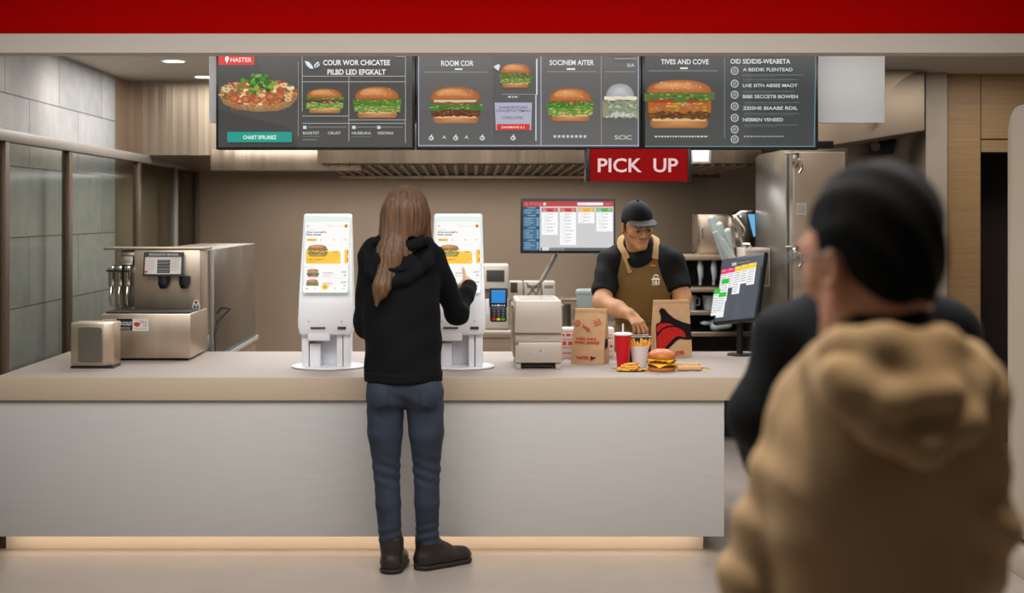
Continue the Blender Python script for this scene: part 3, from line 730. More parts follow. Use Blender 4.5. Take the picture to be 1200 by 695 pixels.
# ------------------------------------------------------------------ self-order kiosks
def tilt_plane(o, pa, pb):
    """o lies in XZ facing -Y; lean it so that its z runs from pa to pb in the (y,z) plane"""
    o.rotation_euler = (-math.atan2(pb[0]-pa[0], pb[1]-pa[1]), 0, 0)
KA, KB = (-.0585, .352), (.030, .728)   # front of the display from its foot to its top (y, z)
def make_kiosk(label, X):
    D0 = 6.76
    t = thing('order_kiosk', label, 'kiosk', (X, D0, ZC), group='self order kiosks on the counter')
    b = MB(); prof = [(.0001, 0), (.96, 0), (1.0, .004), (.99, .009), (.93, .0125), (.0001, .013)]
    b.lathe([(r*.176, z) for r, z in prof], (0, .05, 0), 56, sxy=(1, .88)); b.build('base_plate', m_white, t)
    b = MB()
    b.box((-.10, .06, .0125), (.10, .085, .20), .004); b.build('rear_plate', m_white, t)
    MB().box((-.118, -.035, .0125), (-.085, .06, .20), .005).build('column', m_white, t)
    MB().box((.05, -.04, .0125), (.078, .06, .20), .004).build('column', m_white, t)
    MB().box((.082, -.045, .0125), (.118, .06, .20), .005).build('column', m_white, t)
    MB().box((-.082, -.02, .0125), (-.03, .055, .12), .005).build('inner_rib', m_white, t)
    # housing: wedge that narrows upwards
    sec = [(.165, .1235, -.072, .055), (.205, .131, -.082, .06), (.245, .131, -.084, .06), (.345, .127, -.062, .062), (.742, .1165, .0315, .072)]
    bm = bmesh.new(); rings = []
    for z, w, yf, yb in sec: rings.append([bm.verts.new(p) for p in ((-w, yf, z), (w, yf, z), (w, yb, z), (-w, yb, z))])
    bm.faces.new(rings[0][::-1]); bm.faces.new(rings[-1])
    for r0, r1 in zip(rings[:-1], rings[1:]):
        for i in range(4): j = (i+1) % 4; bm.faces.new([r0[i], r0[j], r1[j], r1[i]])
    ed = [e for e in bm.edges if abs(e.verts[0].co.z-e.verts[1].co.z) > .02 or all(v.co.z > .74 for v in e.verts) or all(v.co.z < .17 for v in e.verts)]
    bmesh.ops.bevel(bm, geom=ed, offset=.011, segments=3, affect='EDGES', profile=.5)
    hz = MB().bm(bm).build('housing', m_white, t)
    # printer tray and readers
    MB().box((-.085, -.074, .138), (.02, -.01, .186), .006).build('printer_tray', m_white, t)
    MB().box((-.07, -.0865, .196), (.0, -.080, .204), .001).build('receipt_slot', m_slot, t)
    MB().box((.058, -.0872, .194), (.098, -.080, .206), .0015).build('card_slot', m_slot, t)
    a = Art(0, 0, .001)
    for u in (-78, 78):
        a.text('v', u, 0, 7, (150, 152, 160), 9, 'c', .02); a.text('v', u, 5, 5, (150, 152, 160), 6, 'c', .02); a.scribble(u-8, -7, 16, 1.2, (170, 172, 180))
    a.build('printed_marks', M_PRINT, hz, (0, -.0838, .232), (0, 0, 0))
    L = math.hypot(KB[0]-KA[0], KB[1]-KA[1]); rot = (-math.atan2(KB[0]-KA[0], KB[1]-KA[1]), 0, 0)
    pts = rrect(-.112, 0, .112, L, .016, 6)
    o = MB().prism(pts, (-.004, .003), 'y', .0012, 1).build('display_glass', m_mint, t, (0, KA[0]-.001, KA[1])); o.rotation_euler = rot
    # picture on the screen: 52 x 86 units
    k = .208/52; a = Art(26, 86, k, .00008)
    W_ = (246, 244, 243); Yl = (253, 194, 32); G = (150, 150, 152)
    a.rect(0, 0, 52, 86, W_)
    for i, w in enumerate((3.4, 2.2, 3.0)): a.rect(1.5, 3.6+i*.9, 1.5+w, 4.0+i*.9, (110, 110, 114))
    a.ring(28.5, 4.4, .9, .3, (110, 110, 114)); a.text('Search food', 31.5, 4.4, 1.3, (190, 190, 192), 11)
    a.disc(48.6, 4.5, 2.6, 2.2, Yl); a.disc(48.6, 3.9, .9, .9, (120, 70, 50)); a.rect(47.3, 4.8, 49.9, 6.2, (70, 60, 120), .4)
    a.text('Hi Samuel', 1.2, 9.3, 1.2, (130, 130, 132), 9.5)
    a.text('Give yourself a', 1.2, 12.0, 2.1, (36, 34, 40), 24, bold=.03); a.text('little taste!', 1.2, 15.1, 2.1, (36, 34, 40), 17.5, bold=.03)
    a.rect(1.8, 20.2, 14, 23.2, Yl, 1.2); a.disc(4.2, 21.7, .9, .9, (214, 110, 40)); a.text('Burger', 6.2, 21.7, 1.4, (60, 50, 20), 6, bold=.02)
    for u, s in ((17.5, 'Donut'), (32.5, 'Pizza'), (46.5, 'Hot')): a.rect(u-1, 20, min(u+12, 51.9), 23.4, (252, 251, 250), 1.2); a.disc(u+1.4, 21.7, 1.0, 1.0, (246, 160, 40)); a.text(s, u+4, 21.7, 1.4, (190, 190, 192), 4.4 if s != 'Hot' else 1.2)
    a.poly([(1.2, 34.5), (2.4, 33.6), (20, 34), (31, 36), (33, 35.2), (40, 35.2), (42.5, 36.8), (43, 49.6), (41.6, 50.8), (2.6, 50.8), (1.2, 49.6)], Yl)
    a.poly(rrect(47.4, 33.6, 51.9, 50.4, 1.2), Yl); blob(a, 51.4, 37, .6, 3, (150, 70, 40), n=8); a.rect(50.6, 44, 51.6, 48, (60, 50, 20))
    a.rect(32, 35.2, 41.6, 37.9, (255, 214, 90), 1.2); a.text('$4.87', 36.8, 36.5, 1.4, (70, 50, 10), 6.4, 'c', .03)
    a.text('Happy Taste Burger', 3.6, 45.6, 1.5, (70, 50, 10), 19.5, bold=.02); a.scribble(3.6, 47.6, 12, .5, (150, 100, 10)); a.scribble(3.6, 49, 10, .4, (190, 110, 10)); a.rect(38.6, 47, 41, 48.8, (255, 226, 140), .6)
    burger_pic(a, 3.2, 28.6, 27.6, 42.2, 'bacon')
    a.text('Best Sales', 1.2, 55.6, 1.0, (170, 170, 172), 9)
    for v, st in ((62, 'classic'), (75, 'green')):
        burger_pic(a, 3.4, v-3.6, 18.2, v+6, st)
        a.text('Nama Burger', 23, v+1.2, 1.5, (60, 58, 62), 11.6, bold=.02); a.scribble(23, v+3.4, 13, .4, (190, 190, 192)); a.disc(23.6, v+5, .6, .6, (240, 120, 70)); a.scribble(25, v+4.7, 8, .7, (240, 150, 120))
        a.text('$4.87' if v == 62 else '$4.99', 51, v+.2, 1.6, (60, 58, 62), 6, 'r', .02); a.rect(47.8, v+3.4, 50, v+5, (150, 150, 152), .5)
    a.line(2, 70.2, 50, 70.2, .3, (226, 224, 224))
    a.rect(0, 79.6, 52, 86, (253, 253, 253)); a.disc(26, 80.8, 4.2, 3.5, Yl); a.text('+', 26, 80.8, 2.2, (60, 40, 10), 2.6, 'c', .05)
    a.poly([(2.8, 84), (2.8, 82.6), (4.4, 81.2), (6, 82.6), (6, 84)], (250, 180, 40))
    for u in (14.5, 37.6, 48): a.ring(u, 82.8, 1.3, .4, (184, 184, 188)); a.rect(u-.5, 82.6, u+.5, 83.2, (184, 184, 188))
    a.disc(30.6, 79.4, .5, .5, (240, 60, 60)); a.disc(38.6, 81.4, .5, .5, (250, 190, 40))
    o = a.build('screen', M_SCREEN, t, (0, KA[0]-.0062+.014*(KB[0]-KA[0])/L, KA[1]+.014)); o.rotation_euler = rot
    return t
make_kiosk('white order kiosk standing alone, beside the drinks dispenser', sx(384, 6.79))
make_kiosk('white order kiosk that the woman in black hoodie is touching', sx(537, 6.79))
# ------------------------------------------------------------------ card terminal
t = thing('card_terminal', 'black payment terminal with blue screen beside the kiosk', 'card terminal', (sx(584, 6.72), 6.72, sz(377.5, 6.72)))
MB().box((-.043, 0, .066), (.043, .03, .166), .008).box((-.040, -.006, 0), (.040, .028, .075), .009).build('terminal_case', m_black, t)
k = 6.72/F; a = Art(584, 377.5, k, .00008)
a.rect(575.8, 340.5, 592.2, 355, (44, 132, 208)); a.rect(575.8, 340.5, 592.2, 341.6, (70, 156, 226))
o = a.build('screen', M_SCREEN, t, (0, -.0006, 0))
a = Art(584, 377.5, k, .00008)
for u in (577.2, 580.4, 587.6, 590.8): a.rect(u-1.1, 357, u+1.1, 358.6, (206, 208, 212), .6)
a.disc(584, 357.8, 1.9, 1.3, (214, 216, 220))
for r_ in range(4):
    for c_ in range(3): a.rect(577.3+c_*5.2, 361.4+r_*2.7, 581+c_*5.2, 363.2+r_*2.7, (84, 86, 92), .4); a.text('123456789*0#'[r_*3+c_], 579.1+c_*5.2, 362.3+r_*2.7, 1.1, (220, 220, 222), align='c')
for i, c in enumerate(((214, 40, 50), (236, 206, 40), (60, 180, 70))): a.rect(576.6+i*5.4, 372.6, 580.8+i*5.4, 375.2, c, .5)
a.build('keypad', M_PRINT, t, (0, -.0066, 0))
MB().box((-.0595, .012, .035), (-.0435, .024, .11), .003).build('bracket', m_white, t)
# ------------------------------------------------------------------ drinks dispenser
D0 = 7.1; t = thing('drinks_dispenser', 'stainless drinks dispenser with cup nozzles beside the left glass partition', 'drinks dispenser', (-1.405, D0, ZC))
xl = sx(118, D0)+1.405
MB().box((xl, 0, .012), (0, .46, .237), .006).build('lower_cabinet', m_steel, t)
MB().box((xl+.02, .03, 0), (-.02, .44, .0118)).build('feet_plinth', m_black, t)
MB().box((xl+.02, .02, .2371), (-.01, .26, .246), .003).build('drip_tray', m_dim, t)
xu = sx(157, 7.36)+1.405; zt = sz(293, 7.36)-ZC
MB().box((xu, .265, .2375), (-.004, .49, zt), .005).build('dispenser_head', m_steel, t)
MB().box((xl+.03, .30, .2375), (xu-.002, .47, zt-.005), .004).build('side_cheek', m_steel_g, t)
MB().box((xu-.16, .262, zt+.0005), (.02, .49, zt+.012), .003).build('top_lid', m_toastd, t)
for i, xx in enumerate((xu+.16, xu+.27)):
    b = MB(); b.cyl((xx, .232, .352), (xx, .232, .375), .018, .028); b.cyl((xx, .232, .375), (xx, .232, .415), .028); b.box((xx-.028, .232, .375), (xx+.028, .2645, .42), .008); b.build('nozzle', m_black, t)
# lever valves on the left
for i in range(3):
    xx = xu-.115+i*.042; b = MB()
    b.box((xx-.016, .24, .36), (xx+.016, .299, .47), .006); b.cyl((xx, .25, .36), (xx, .25, .32), .012, .007); b.tube([(xx, .245, .36), (xx, .225, .30), (xx+.004, .23, .262)], .006)
    b.build('valve', m_chrome, t); 
    MB().box((xx-.016, .20, .44), (xx+.016, .2395, .452), .004).build('push_lever', m_black, t)
MB().hexa([(xu-.075, .238, .475), (xu-.005, .238, .475), (xu-.005, .299, .475), (xu-.075, .299, .475), (xu-.075, .27, .525), (xu-.005, .27, .525), (xu-.005, .299, .525), (xu-.075, .299, .525)], .004).build('valve_cover', m_steel_g, t)
# menu card on the head, leaning out
kk = 7.3/F; cz = sz(297, 7.3)-ZC
o = MB().box((-.105, -.003, -.128), (.105, .003, 0), .002).build('flavour_card', m_slot, t, (sx(191, 7.3)+1.405, .228, cz+.006)); o.rotation_euler = (R(-12), 0, 0)
a = Art(0, 0, .00442); a.rect(-22.5, 0.6, 22.5, 28.2, (78, 76, 74)); a.text('PRODUCTO GRANDE', 0, 3, 2.2, (226, 222, 214), 34, 'c', .02); a.scribble(-20, 5, 40, .6, (150, 148, 144))
a.rect(-21.5, 6.5, 21, 26.5, (226, 220, 210)); a.rect(-7, 9.5, 8, 25.4, (84, 82, 82))
for v in (13, 17, 21): a.line(-7, v, 8, v, .4, (190, 186, 180))
for v in range(5): a.scribble(-5.5, 10.4+v*3.2, 12, .7, (170, 168, 164))
for u in (-20, 9.5): a.scribble(u, 9, 10, .6, (170, 160, 150), 6, 2.6)
a.rect(-20.5, 23.5, -17, 25.5, (196, 70, 50)); a.line(-7, 9.5, 20.5, 9.5, .3, (120, 118, 114))
p = a.build('printed_sheet', M_PRINT, o, (0, -.0034, 0))
# stickers on the lower cabinet
a = Art(0, 0, 7.1/F); a.rect(0, 0, 15, 13.5, (216, 208, 196)); a.rect(1, 1, 14, 4, (110, 104, 98)); a.text('PATIO', 7.5, 2.5, 2.2, (226, 220, 210), 11, 'c', .02)
a.rect(15.6, -.4, 34, 13, (44, 42, 42)); a.ring(19, 5, 2.8, 1, (230, 226, 220)); a.text('COLD', 28, 5, 4.2, (230, 226, 220), 11, 'c', .03); a.scribble(17, 9.2, 15, .8, (200, 196, 190), 2, 1.8)
a.rect(34.6, -.6, 53.5, 14, (226, 218, 208)); blob(a, 39.5, 6, 3.4, 2.6, (200, 60, 44)); a.text('FILL', 47.5, 3.2, 3.4, (120, 110, 104), 9, 'c'); a.text('UP', 49, 7.6, 3, (120, 110, 104), 4, 'c'); a.scribble(37, 11, 14, .6, (160, 150, 144))
a.build('sticker_strip', M_PRINT, t, (sx(121, D0)+1.405, -.0006, sz(374, D0)-ZC))
a = Art(0, 0, 7.36/F); a.poly([(-4.5, 0), (-2, -6.5), (2, -6.5), (5, 0), (4, 5), (-4.5, 5)], (222, 212, 198)); a.disc(0, -3.5, 1.6, 1.6, (70, 64, 60)); a.disc(-1.6, 2, 1.6, 1.6, (90, 84, 80)); a.disc(2, 2, 1.5, 1.5, (90, 84, 80)); a.line(-4, -.4, 4, -.4, .6, (90, 84, 80))
a.build('hexagonal_sticker', M_PRINT, t, (sx(229.5, 7.36)+1.405, .2644, sz(358, 7.36)-ZC))
# glass screen panel running back from the dispenser
t = thing('splash_screen', 'dark glass splash screen behind the drinks dispenser', 'screen panel', (-1.40, 7.66, .765))
MB().box((-.008, .0, .002), (.008, 1.50, .602), .002).build('panel', m_steel_g, t)
MB().box((-.011, -.02, .0), (.011, -.001, .604), .002).build('front_post', m_alu, t)
MB().box((.0085, .0, .0005), (.012, 1.50, .014)).build('blue_edge_strip', mat('teal_edge', (70, 110, 120), .3), t)
MB().box((-.35, .0, .585), (-.0085, 1.50, .602), .003).build('top_shelf', m_toastd, t)
tag(MB().tube([(-1.38, 7.70, 1.01), (-1.36, 7.71, 1.045), (-1.31, 7.71, 1.04), (-1.375, 7.67, .97), (-1.381, 7.64, .90), (-1.37, 7.625, .80), (-1.33, 7.61, .765), (-1.30, 7.60, .766)], .006).build('power_cord', m_black), 'black power cord hanging beside the drinks dispenser', 'cord')
# ------------------------------------------------------------------ napkin dispenser
t = thing('napkin_dispenser', 'small brushed steel napkin dispenser at the left counter end', 'napkin dispenser', (sx(108, 6.76), 6.75, ZC))
MB().prism(rrect(-.105, .0, .105, .16, .012, 3), (0, .010), 'z', .003, 1).build('base', m_black, t)
MB().prism([(-.102, .004), (.058, .004), (.098, .028), (.102, .155), (-.098, .155)], (.0105, .218), 'z', .006).build('shell', m_steel, t)
MB().prism(rrect(-.065, .03, .05, .198, .012, 3)[:], (-.002, .0035), 'y', .002, 1).build('face_plate', m_steel_g, t)
# ------------------------------------------------------------------ toaster / holding oven
t = thing('conveyor_toaster', 'squat beige metal toaster between the kiosk and paper bag', 'toaster', (sx(631, 6.71), 6.71, ZC))
MB().box((-.112, .006, .030), (.112, .40, .128), .006).build('lower_door', m_toast, t)
MB().box((-.114, .02, .1285), (.114, .41, .172), .004).build('middle_band', m_toast, t)
MB().hexa([(-.115, -.004, .1725), (.115, -.004, .1725), (.115, .41, .1725), (-.115, .41, .1725), (-.111, .004, .328), (.111, .004, .328), (.108, .41, .328), (-.108, .41, .328)], .007).build('upper_hood', m_toast, t)
MB().box((-.085, .06, .3285), (.02, .38, .3305), .001).box((.024, .06, .3285), (.085, .38, .331), .001).build('top_vent', m_alu, t)
MB().box((-.120, .01, .06), (-.1125, .39, .30), .003).build('side_rail', m_toastd, t)
for x_ in (-.095, .095):
    for y_ in (.03, .37): MB().box((x_-.012, y_-.012, 0), (x_+.012, y_+.012, .0298), .002).build('foot', m_toast, t)
MB().box((-.082, .035, .008), (.082, .36, .0295)).build('crumb_tray', m_dim, t)
a = Art(0, 0, 6.71/F)
for i in range(9): th = R(100+i*20); a.disc(-4+3.4*math.cos(th), 3.4*math.sin(th)*.6, 1.6, .9, (206, 196, 184))
a.ring(1.5, 0, 4.3, 1.5, (208, 198, 186)); a.disc(1.2, 0, 1.8, 1.7, (206, 160, 144)); a.disc(1.4, .1, .8, .8, (190, 110, 100))
a.build('badge', M_PRINT, t, (.005, .0053, .087))
a = Art(0, 0, 6.71/F); a.scribble(-10, 0, 19, 1, (186, 160, 120)); a.build('name_strip', M_PRINT, t, (.01, .0195, .150))
a = Art(0, 0, 6.71/F); blob(a, 0, 0, 2.4, 2, (150, 136, 116)); blob(a, 1.5, -.6, 1, 1, (100, 90, 74)); blob(a, -1.5, .8, 1, .8, (110, 98, 80)); a.ring(55, 18, 1.8, .6, (140, 128, 112)); a.build('scuff_mark', M_PRINT, t, (-.105, .0053, .122))
MB().cyl((-.112, .05, .30), (-.128, .05, .30), .010).cyl((.1135, .05, .30), (.122, .05, .30), .008).build('hinge_pin', m_alu, t)
# ------------------------------------------------------------------ paper bags
def paper_bag(label, px0, px1, pyt, pyb, D, yaw, lean=0.0, depth=.10):
    W_ = (px1-px0)/F*D; H = (pyb-pyt)/F*D
    t = thing('paper_bag', label, 'paper bag', (sx((px0+px1)/2, D), D, ZC), (0, 0, R(yaw)), group='kraft takeaway bags on the counter')
    bm = bmesh.new(); n = 6; d = depth
    rings = []
    for i in range(n+1):
        f = i/n; z = H*f; wz = W_*.5*(1-.03*f-.05*math.sin(f*math.pi)*0); dz = d*(1-f**1.4*.93)
        yc = d*.5; x_ = lean*f
        rings.append([bm.verts.new(p) for p in ((x_-wz, yc-dz/2, z), (x_, yc-dz/2-.004*math.sin(f*9), z), (x_+wz, yc-dz/2, z), (x_+wz-.012*math.sin(math.pi*min(1, f*1.1)), yc, z), (x_+wz, yc+dz/2, z), (x_, yc+dz/2, z), (x_-wz, yc+dz/2, z), (x_-wz+.012*math.sin(math.pi*min(1, f*1.1)), yc, z))])
    bm.faces.new(rings[0][::-1]); bm.faces.new(rings[-1])
    for r0, r1 in zip(rings[:-1], rings[1:]):
        for i in range(8): j = (i+1) % 8; bm.faces.new([r0[i], r0[j], r1[j], r1[i]])
    MB().bm(bm).build('bag_body', m_paperbag, t, ang=25)
    yc = d*.5
    MB().box((lean-W_*.485, yc-.009, H-.016), (lean+W_*.485, yc+.009, H+.006), .003).build('folded_top', m_paperbag, t)
    th = math.atan2(yc-.004, H)
    return t, W_, H, d
RED = (196, 44, 40)
def lean_art(a, name, t, H, d):
    # front face of the bag runs from y=0 at the foot to y~d/2 at the top following f**1.4: bend the picture onto it
    o = a.build(name, M_PRINT, t)
    bm = bmesh.new(); bm.from_mesh(o.data); bmesh.ops.triangulate(bm, faces=bm.faces[:])
    for _ in range(4):
        ed = [e for e in bm.edges if e.calc_length() > .012]
        if ed: bmesh.ops.subdivide_edges(bm, edges=ed, cuts=1); bmesh.ops.triangulate(bm, faces=bm.faces[:])
    bm.to_mesh(o.data); bm.free()
    for v in o.data.vertices:
        f = min(max(v.co.z/H, 0), 1); i = min(int(f*6), 5); g0, g1 = i/6, (i+1)/6
        yf = lambda g: d*.5-d*(1-g**1.4*.93)/2
        v.co.y += yf(g0)+(yf(g1)-yf(g0))*(f*6-i)-.0055
    return o
t, W_, H, d = paper_bag('kraft bag with red slogan, beside the beige toaster', 668, 708, 364, 427, 6.95, -22, .006)
k = 6.95/F; a = Art(20, 63, k)
a.ring(6.5, 16, 3.6, .6, RED); a.text('S', 6.5, 16, 3.2, RED, align='c'); a.ring(6.5, 16, 2.6, .3, RED)
a.text('tasty', 17.5, 20.5, 4.4, RED, 11, 'c', .02, 32); a.line(13, 19.8, 24, 26.4, .5, RED)
a.poly([(25.5, 13.6), (32.6, 9.6), (35.2, 15.4), (28.2, 18.8)], RED); a.poly([(26.3, 13.9), (32.3, 10.5), (34.4, 15.1), (28.5, 18)], (190, 146, 104)); a.text('NO.1', 30.4, 14.2, 2.6, RED, 6, 'c', .03, -28); a.line(27.6, 16.6, 33.2, 13.4, .5, RED)
a.text('make every', 18.2, 33, 3.8, RED, 25, 'c', .02); a.text('meal special', 19.6, 37.2, 3.8, RED, 29, 'c', .02)
a.text('TASTER', 14.5, 55.6, 3.4, RED, 16, 'c', .03); a.poly([(24, 57.6), (24.6, 53.6), (26.6, 53.8), (27.4, 54.8), (30.8, 54.4), (30, 56), (27.6, 56.6), (25.6, 58.8)], (28, 20, 20)); a.poly([(24.8, 57.4), (25.4, 55.4), (27.4, 55.8), (25.6, 57.8)], RED)
lean_art(a, 'printed_slogan', t, H, d)
o = Art(0, 0, k); blob(o, 0, 0, 5, 6.5, (30, 22, 22), j=.05); o = o.build('side_print', M_PRINT, t, (W_/2+.0008, d*.5-.0, .10), (0, 0, R(90)))
t, W_, H, d = paper_bag('kraft bag with black and red emblem, near the order monitor', 768, 812, 352.5, 417.5, 7.28, 9, .0, .11)
k = 7.28/F; a = Art(22, 65, k)
BK = (26, 16, 16); RD = (184, 34, 32)
a.poly([(2, 26), (6.5, 24), (8, 18), (6, 11), (9, 7.5), (13, 9), (17, 14), (24, 20), (33, 24), (43.4, 27), (43.4, 44.5), (36, 44.5), (30, 43.4), (25.5, 45.5), (20, 50.5), (12, 57.5), (5, 61), (.8, 60), (.8, 30)], BK)
a.poly([(1.6, 30), (6, 26), (13, 25.2), (18.5, 26.2), (23, 28), (15, 28.4), (8.5, 31), (4, 35), (1.8, 36.5)], RD)
a.poly([(1.8, 41), (5.2, 37), (9.8, 32.5), (16, 30.2), (24, 30), (30.5, 32.2), (35, 36), (37, 41), (35.5, 42.2), (29, 40.4), (24, 41.4), (18, 46.6), (10, 54.4), (4, 58.6), (1.8, 57)], RD)
a.text('TASTER', 26, 60, 3.9, RED, 17, 'c', .03, -5)
lean_art(a, 'printed_emblem', t, H, d)
# white printed carton behind the first bag
D = 7.22; t = thing('printed_carton', 'white carton with red printed stripes behind the slogan bag', 'carton', (sx(689, D), D, ZC))
w = 31/F*D
MB().box((-w, 0, 0), (w, .12, 35/F*D), .003).build('carton_body', m_paperw, t)
a = Art(0, 35, D/F)
for v, hh_ in ((3, 1.2), (6, 3), (12, 1), (15, 4.4), (22, 1), (28, 1.4)):
    a.scribble(-30, v, 14, hh_, (214, 84, 74)); a.scribble(17, v+4, 12, hh_*.7, (214, 84, 74))
a.rect(22, 24, 24.5, 34, (214, 84, 74))
a.build('printed_stripes', M_PRINT, t, (0, -.0007, 0))
# black caddy behind the fries
D = 7.02; t = thing('tray_caddy', 'small black metal caddy behind the carton of fries', 'caddy', (sx(750, D), D, ZC))
w = 13/F*D; h = 29/F*D
for q in (((-w, 0, 0), (w, .006, h)), ((-w, .09, 0), (w, .096, h)), ((-w, .0065, 0), (-w+.006, .0895, h)), ((w-.006, .0065, 0), (w, .0895, h)), ((-w+.0065, .0065, 0), (w-.0065, .0895, .006))):
    MB().box(*q, .001).build('side_wall', m_blackm, t)
MB().tube([(-w, 0, h+.003), (w, 0, h+.003), (w, .096, h+.003), (-w, .096, h+.003), (-w, 0, h+.003)], .004).build('rim', m_steel_g, t)
# ------------------------------------------------------------------ cup
D = 6.78; t = thing('soda_cup', 'tall red paper cup with white lid and straw', 'cup', (sx(730, D), D, ZC)); h = 41.5/F*D
MB().lathe([(.0001, 0), (.0265, 0), (.028, .003), (.0395, h-.014), (.0395, h-.0135), (.0001, h-.0135)], n=40).build('cup_body', m_cupred, t)
MB().lathe([(.0415, h-.0145), (.0455, h-.012), (.0455, h-.006), (.041, h-.003), (.034, h), (.033, h-.004), (.0001, h-.004)], n=40).build('lid', m_lid, t)
MB().cyl((0, 0, h-.004), (.0005, 0, h+.042), .0042, n=12).build('straw', m_lid, t)
# ------------------------------------------------------------------ fries
def fry(x, y, z, dirv, L, grp, label, dark=False):
    dv = Vector(dirv).normalized(); q = dv.to_track_quat('Z', 'Y').to_matrix().to_4x4(); M = Matrix.Rotation(random.uniform(0, 1.5), 4, 'Z')
    s = .0042; b = MB(); bnd = random.uniform(-.002, .002)
    pts = [(0, 0, 0), (bnd, 0, L*.5), (0, 0, L)]
    bm = bmesh.new(); rings = []
    for p in pts: rings.append([bm.verts.new((p[0]+a_*s, p[1]+c_*s, p[2])) for a_, c_ in ((-1, -1), (1, -1), (1, 1), (-1, 1))])
    bm.faces.new(rings[0][::-1]); bm.faces.new(rings[-1])
    for r0, r1 in zip(rings[:-1], rings[1:]):
        for i in range(4): j = (i+1) % 4; bm.faces.new([r0[i], r0[j], r1[j], r1[i]])
    bmesh.ops.bevel(bm, geom=bm.edges[:], offset=.001, segments=1, affect='EDGES')
    b.bm(bm, 0, q @ M)
    o = b.build('french_fry', m_fryd if dark else m_fry, None, (x, y, z)); tag(o, label, 'french fry', grp); return o
D = 6.82; cx = sx(749.5, D); t = thing('fry_carton', 'pale open carton holding upright french fries', 'carton', (cx, D, ZC)); h = 25/F*D
b = MB(); n = 36; ro = []
b.lathe([(.0001, 0), (.031, 0), (.0455, h), (.0442, h), (.0300, .003), (.0001, .003)], n=40, sxy=(1, .8)); b.build('carton_shell', m_carton, t)
rs = random.Random(3)
for i in range(26):
    a_ = 2*math.pi*i/26*1.0+rs.uniform(-.1, .1); rr = rs.choice([.012, .024, .034]) if i % 2 else .033
    fx, fy = rr*math.cos(a_), rr*.75*math.sin(a_)
    fry(cx+fx*.7, D+fy*.7, ZC+.045, (fx*.9+rs.uniform(-.012, .012), fy*.6, .085+rs.uniform(-.02, .02)), rs.uniform(.062, .098), 'fries standing in the pale carton', 'golden french fry standing upright in the pale carton', i % 3 == 0)
D = 6.63; cx = sx(739.5, D)
t = thing('fry_dish', 'thin dark plate under the loose heap of fries', 'plate', (cx, D, ZC))
MB().lathe([(.0001, 0), (.062, 0), (.069, .004), (.068, .005), (.06, .002), (.0001, .002)], n=40, sxy=(1, .6)).build('plate_body', m_black, t)
for lev, cnt in ((0, 12), (1, 9), (2, 6), (3, 3)):
    for i in range(cnt):
        a_ = rs.uniform(-.55, .55)+(math.pi if rs.random() < .5 else 0); L = rs.uniform(.045, .075)
        px_ = rs.uniform(-.042, .042)*(1-.2*lev); py_o = rs.uniform(-.026, .022)*(1-.2*lev)
        dv = (math.cos(a_), math.sin(a_)*.8, rs.uniform(-.06, .06)*(1+lev))
        fry(cx+px_-dv[0]*L/2, D+py_o-dv[1]*L/2, ZC+.0072+lev*.0078, dv, L, 'loose fries heaped before the cup', 'golden french fry in the loose heap before the red cup', rs.random() < .4)
# ------------------------------------------------------------------ burger
D = 6.66; t = thing('hamburger', 'sesame burger with cheese and lettuce on the counter', 'burger', (sx(775.5, D), D, ZC)); r = .069; t.scale = (.95, .95, .88)
MB().lathe([(.0001, 0), (.9*r, 0), (.985*r, .005), (1.0*r, .012), (.97*r, .020), (.9*r, .022), (.0001, .022)], n=48).build('bottom_bun', m_bun, t)
bm = MB(); bm.lathe([(.0001, .0222), (.92*r, .0222), (1.0*r, .027), (1.0*r, .036), (.93*r, .040), (.0001, .040)], n=64); o = bm.build('patty', m_patty, t)
def wavyring(name, m, z, ri, ro, amp, drop, n=96, th=.0022, seed=0, freq=(9, 17)):
    rg = random.Random(seed); ph = [rg.uniform(0, 6.28) for _ in range(3)]
    vs = []; fs = []; K = 5
    for side in (0, 1):
        for k in range(K+1):
            f = k/K
            for i in range(n):
                th_ = 2*math.pi*i/n
                wv = math.sin(freq[0]*th_+ph[0])*.6+math.sin(freq[1]*th_+ph[1])*.4
                rr = ri+(ro-ri)*f+amp*.5*f*f*math.sin(5*th_+ph[2])
                vs.append((rr*math.cos(th_), rr*math.sin(th_), z+wv*amp*f*f-drop*f*f-(th if side else 0)))
    N_ = (K+1)*n
    for k in range(K):
        for i in range(n):
            j = (i+1) % n; a_ = k*n; b_ = (k+1)*n
            fs.append((a_+i, b_+i, b_+j, a_+j)); fs.append((N_+a_+i, N_+a_+j, N_+b_+j, N_+b_+i))
    for i in range(n):
        j = (i+1) % n; fs.append((K*n+i, N_+K*n+i, N_+K*n+j, K*n+j)); fs.append((i, j, N_+j, N_+i))
    return MB().add(vs, fs).build(name, m, t, ang=60)
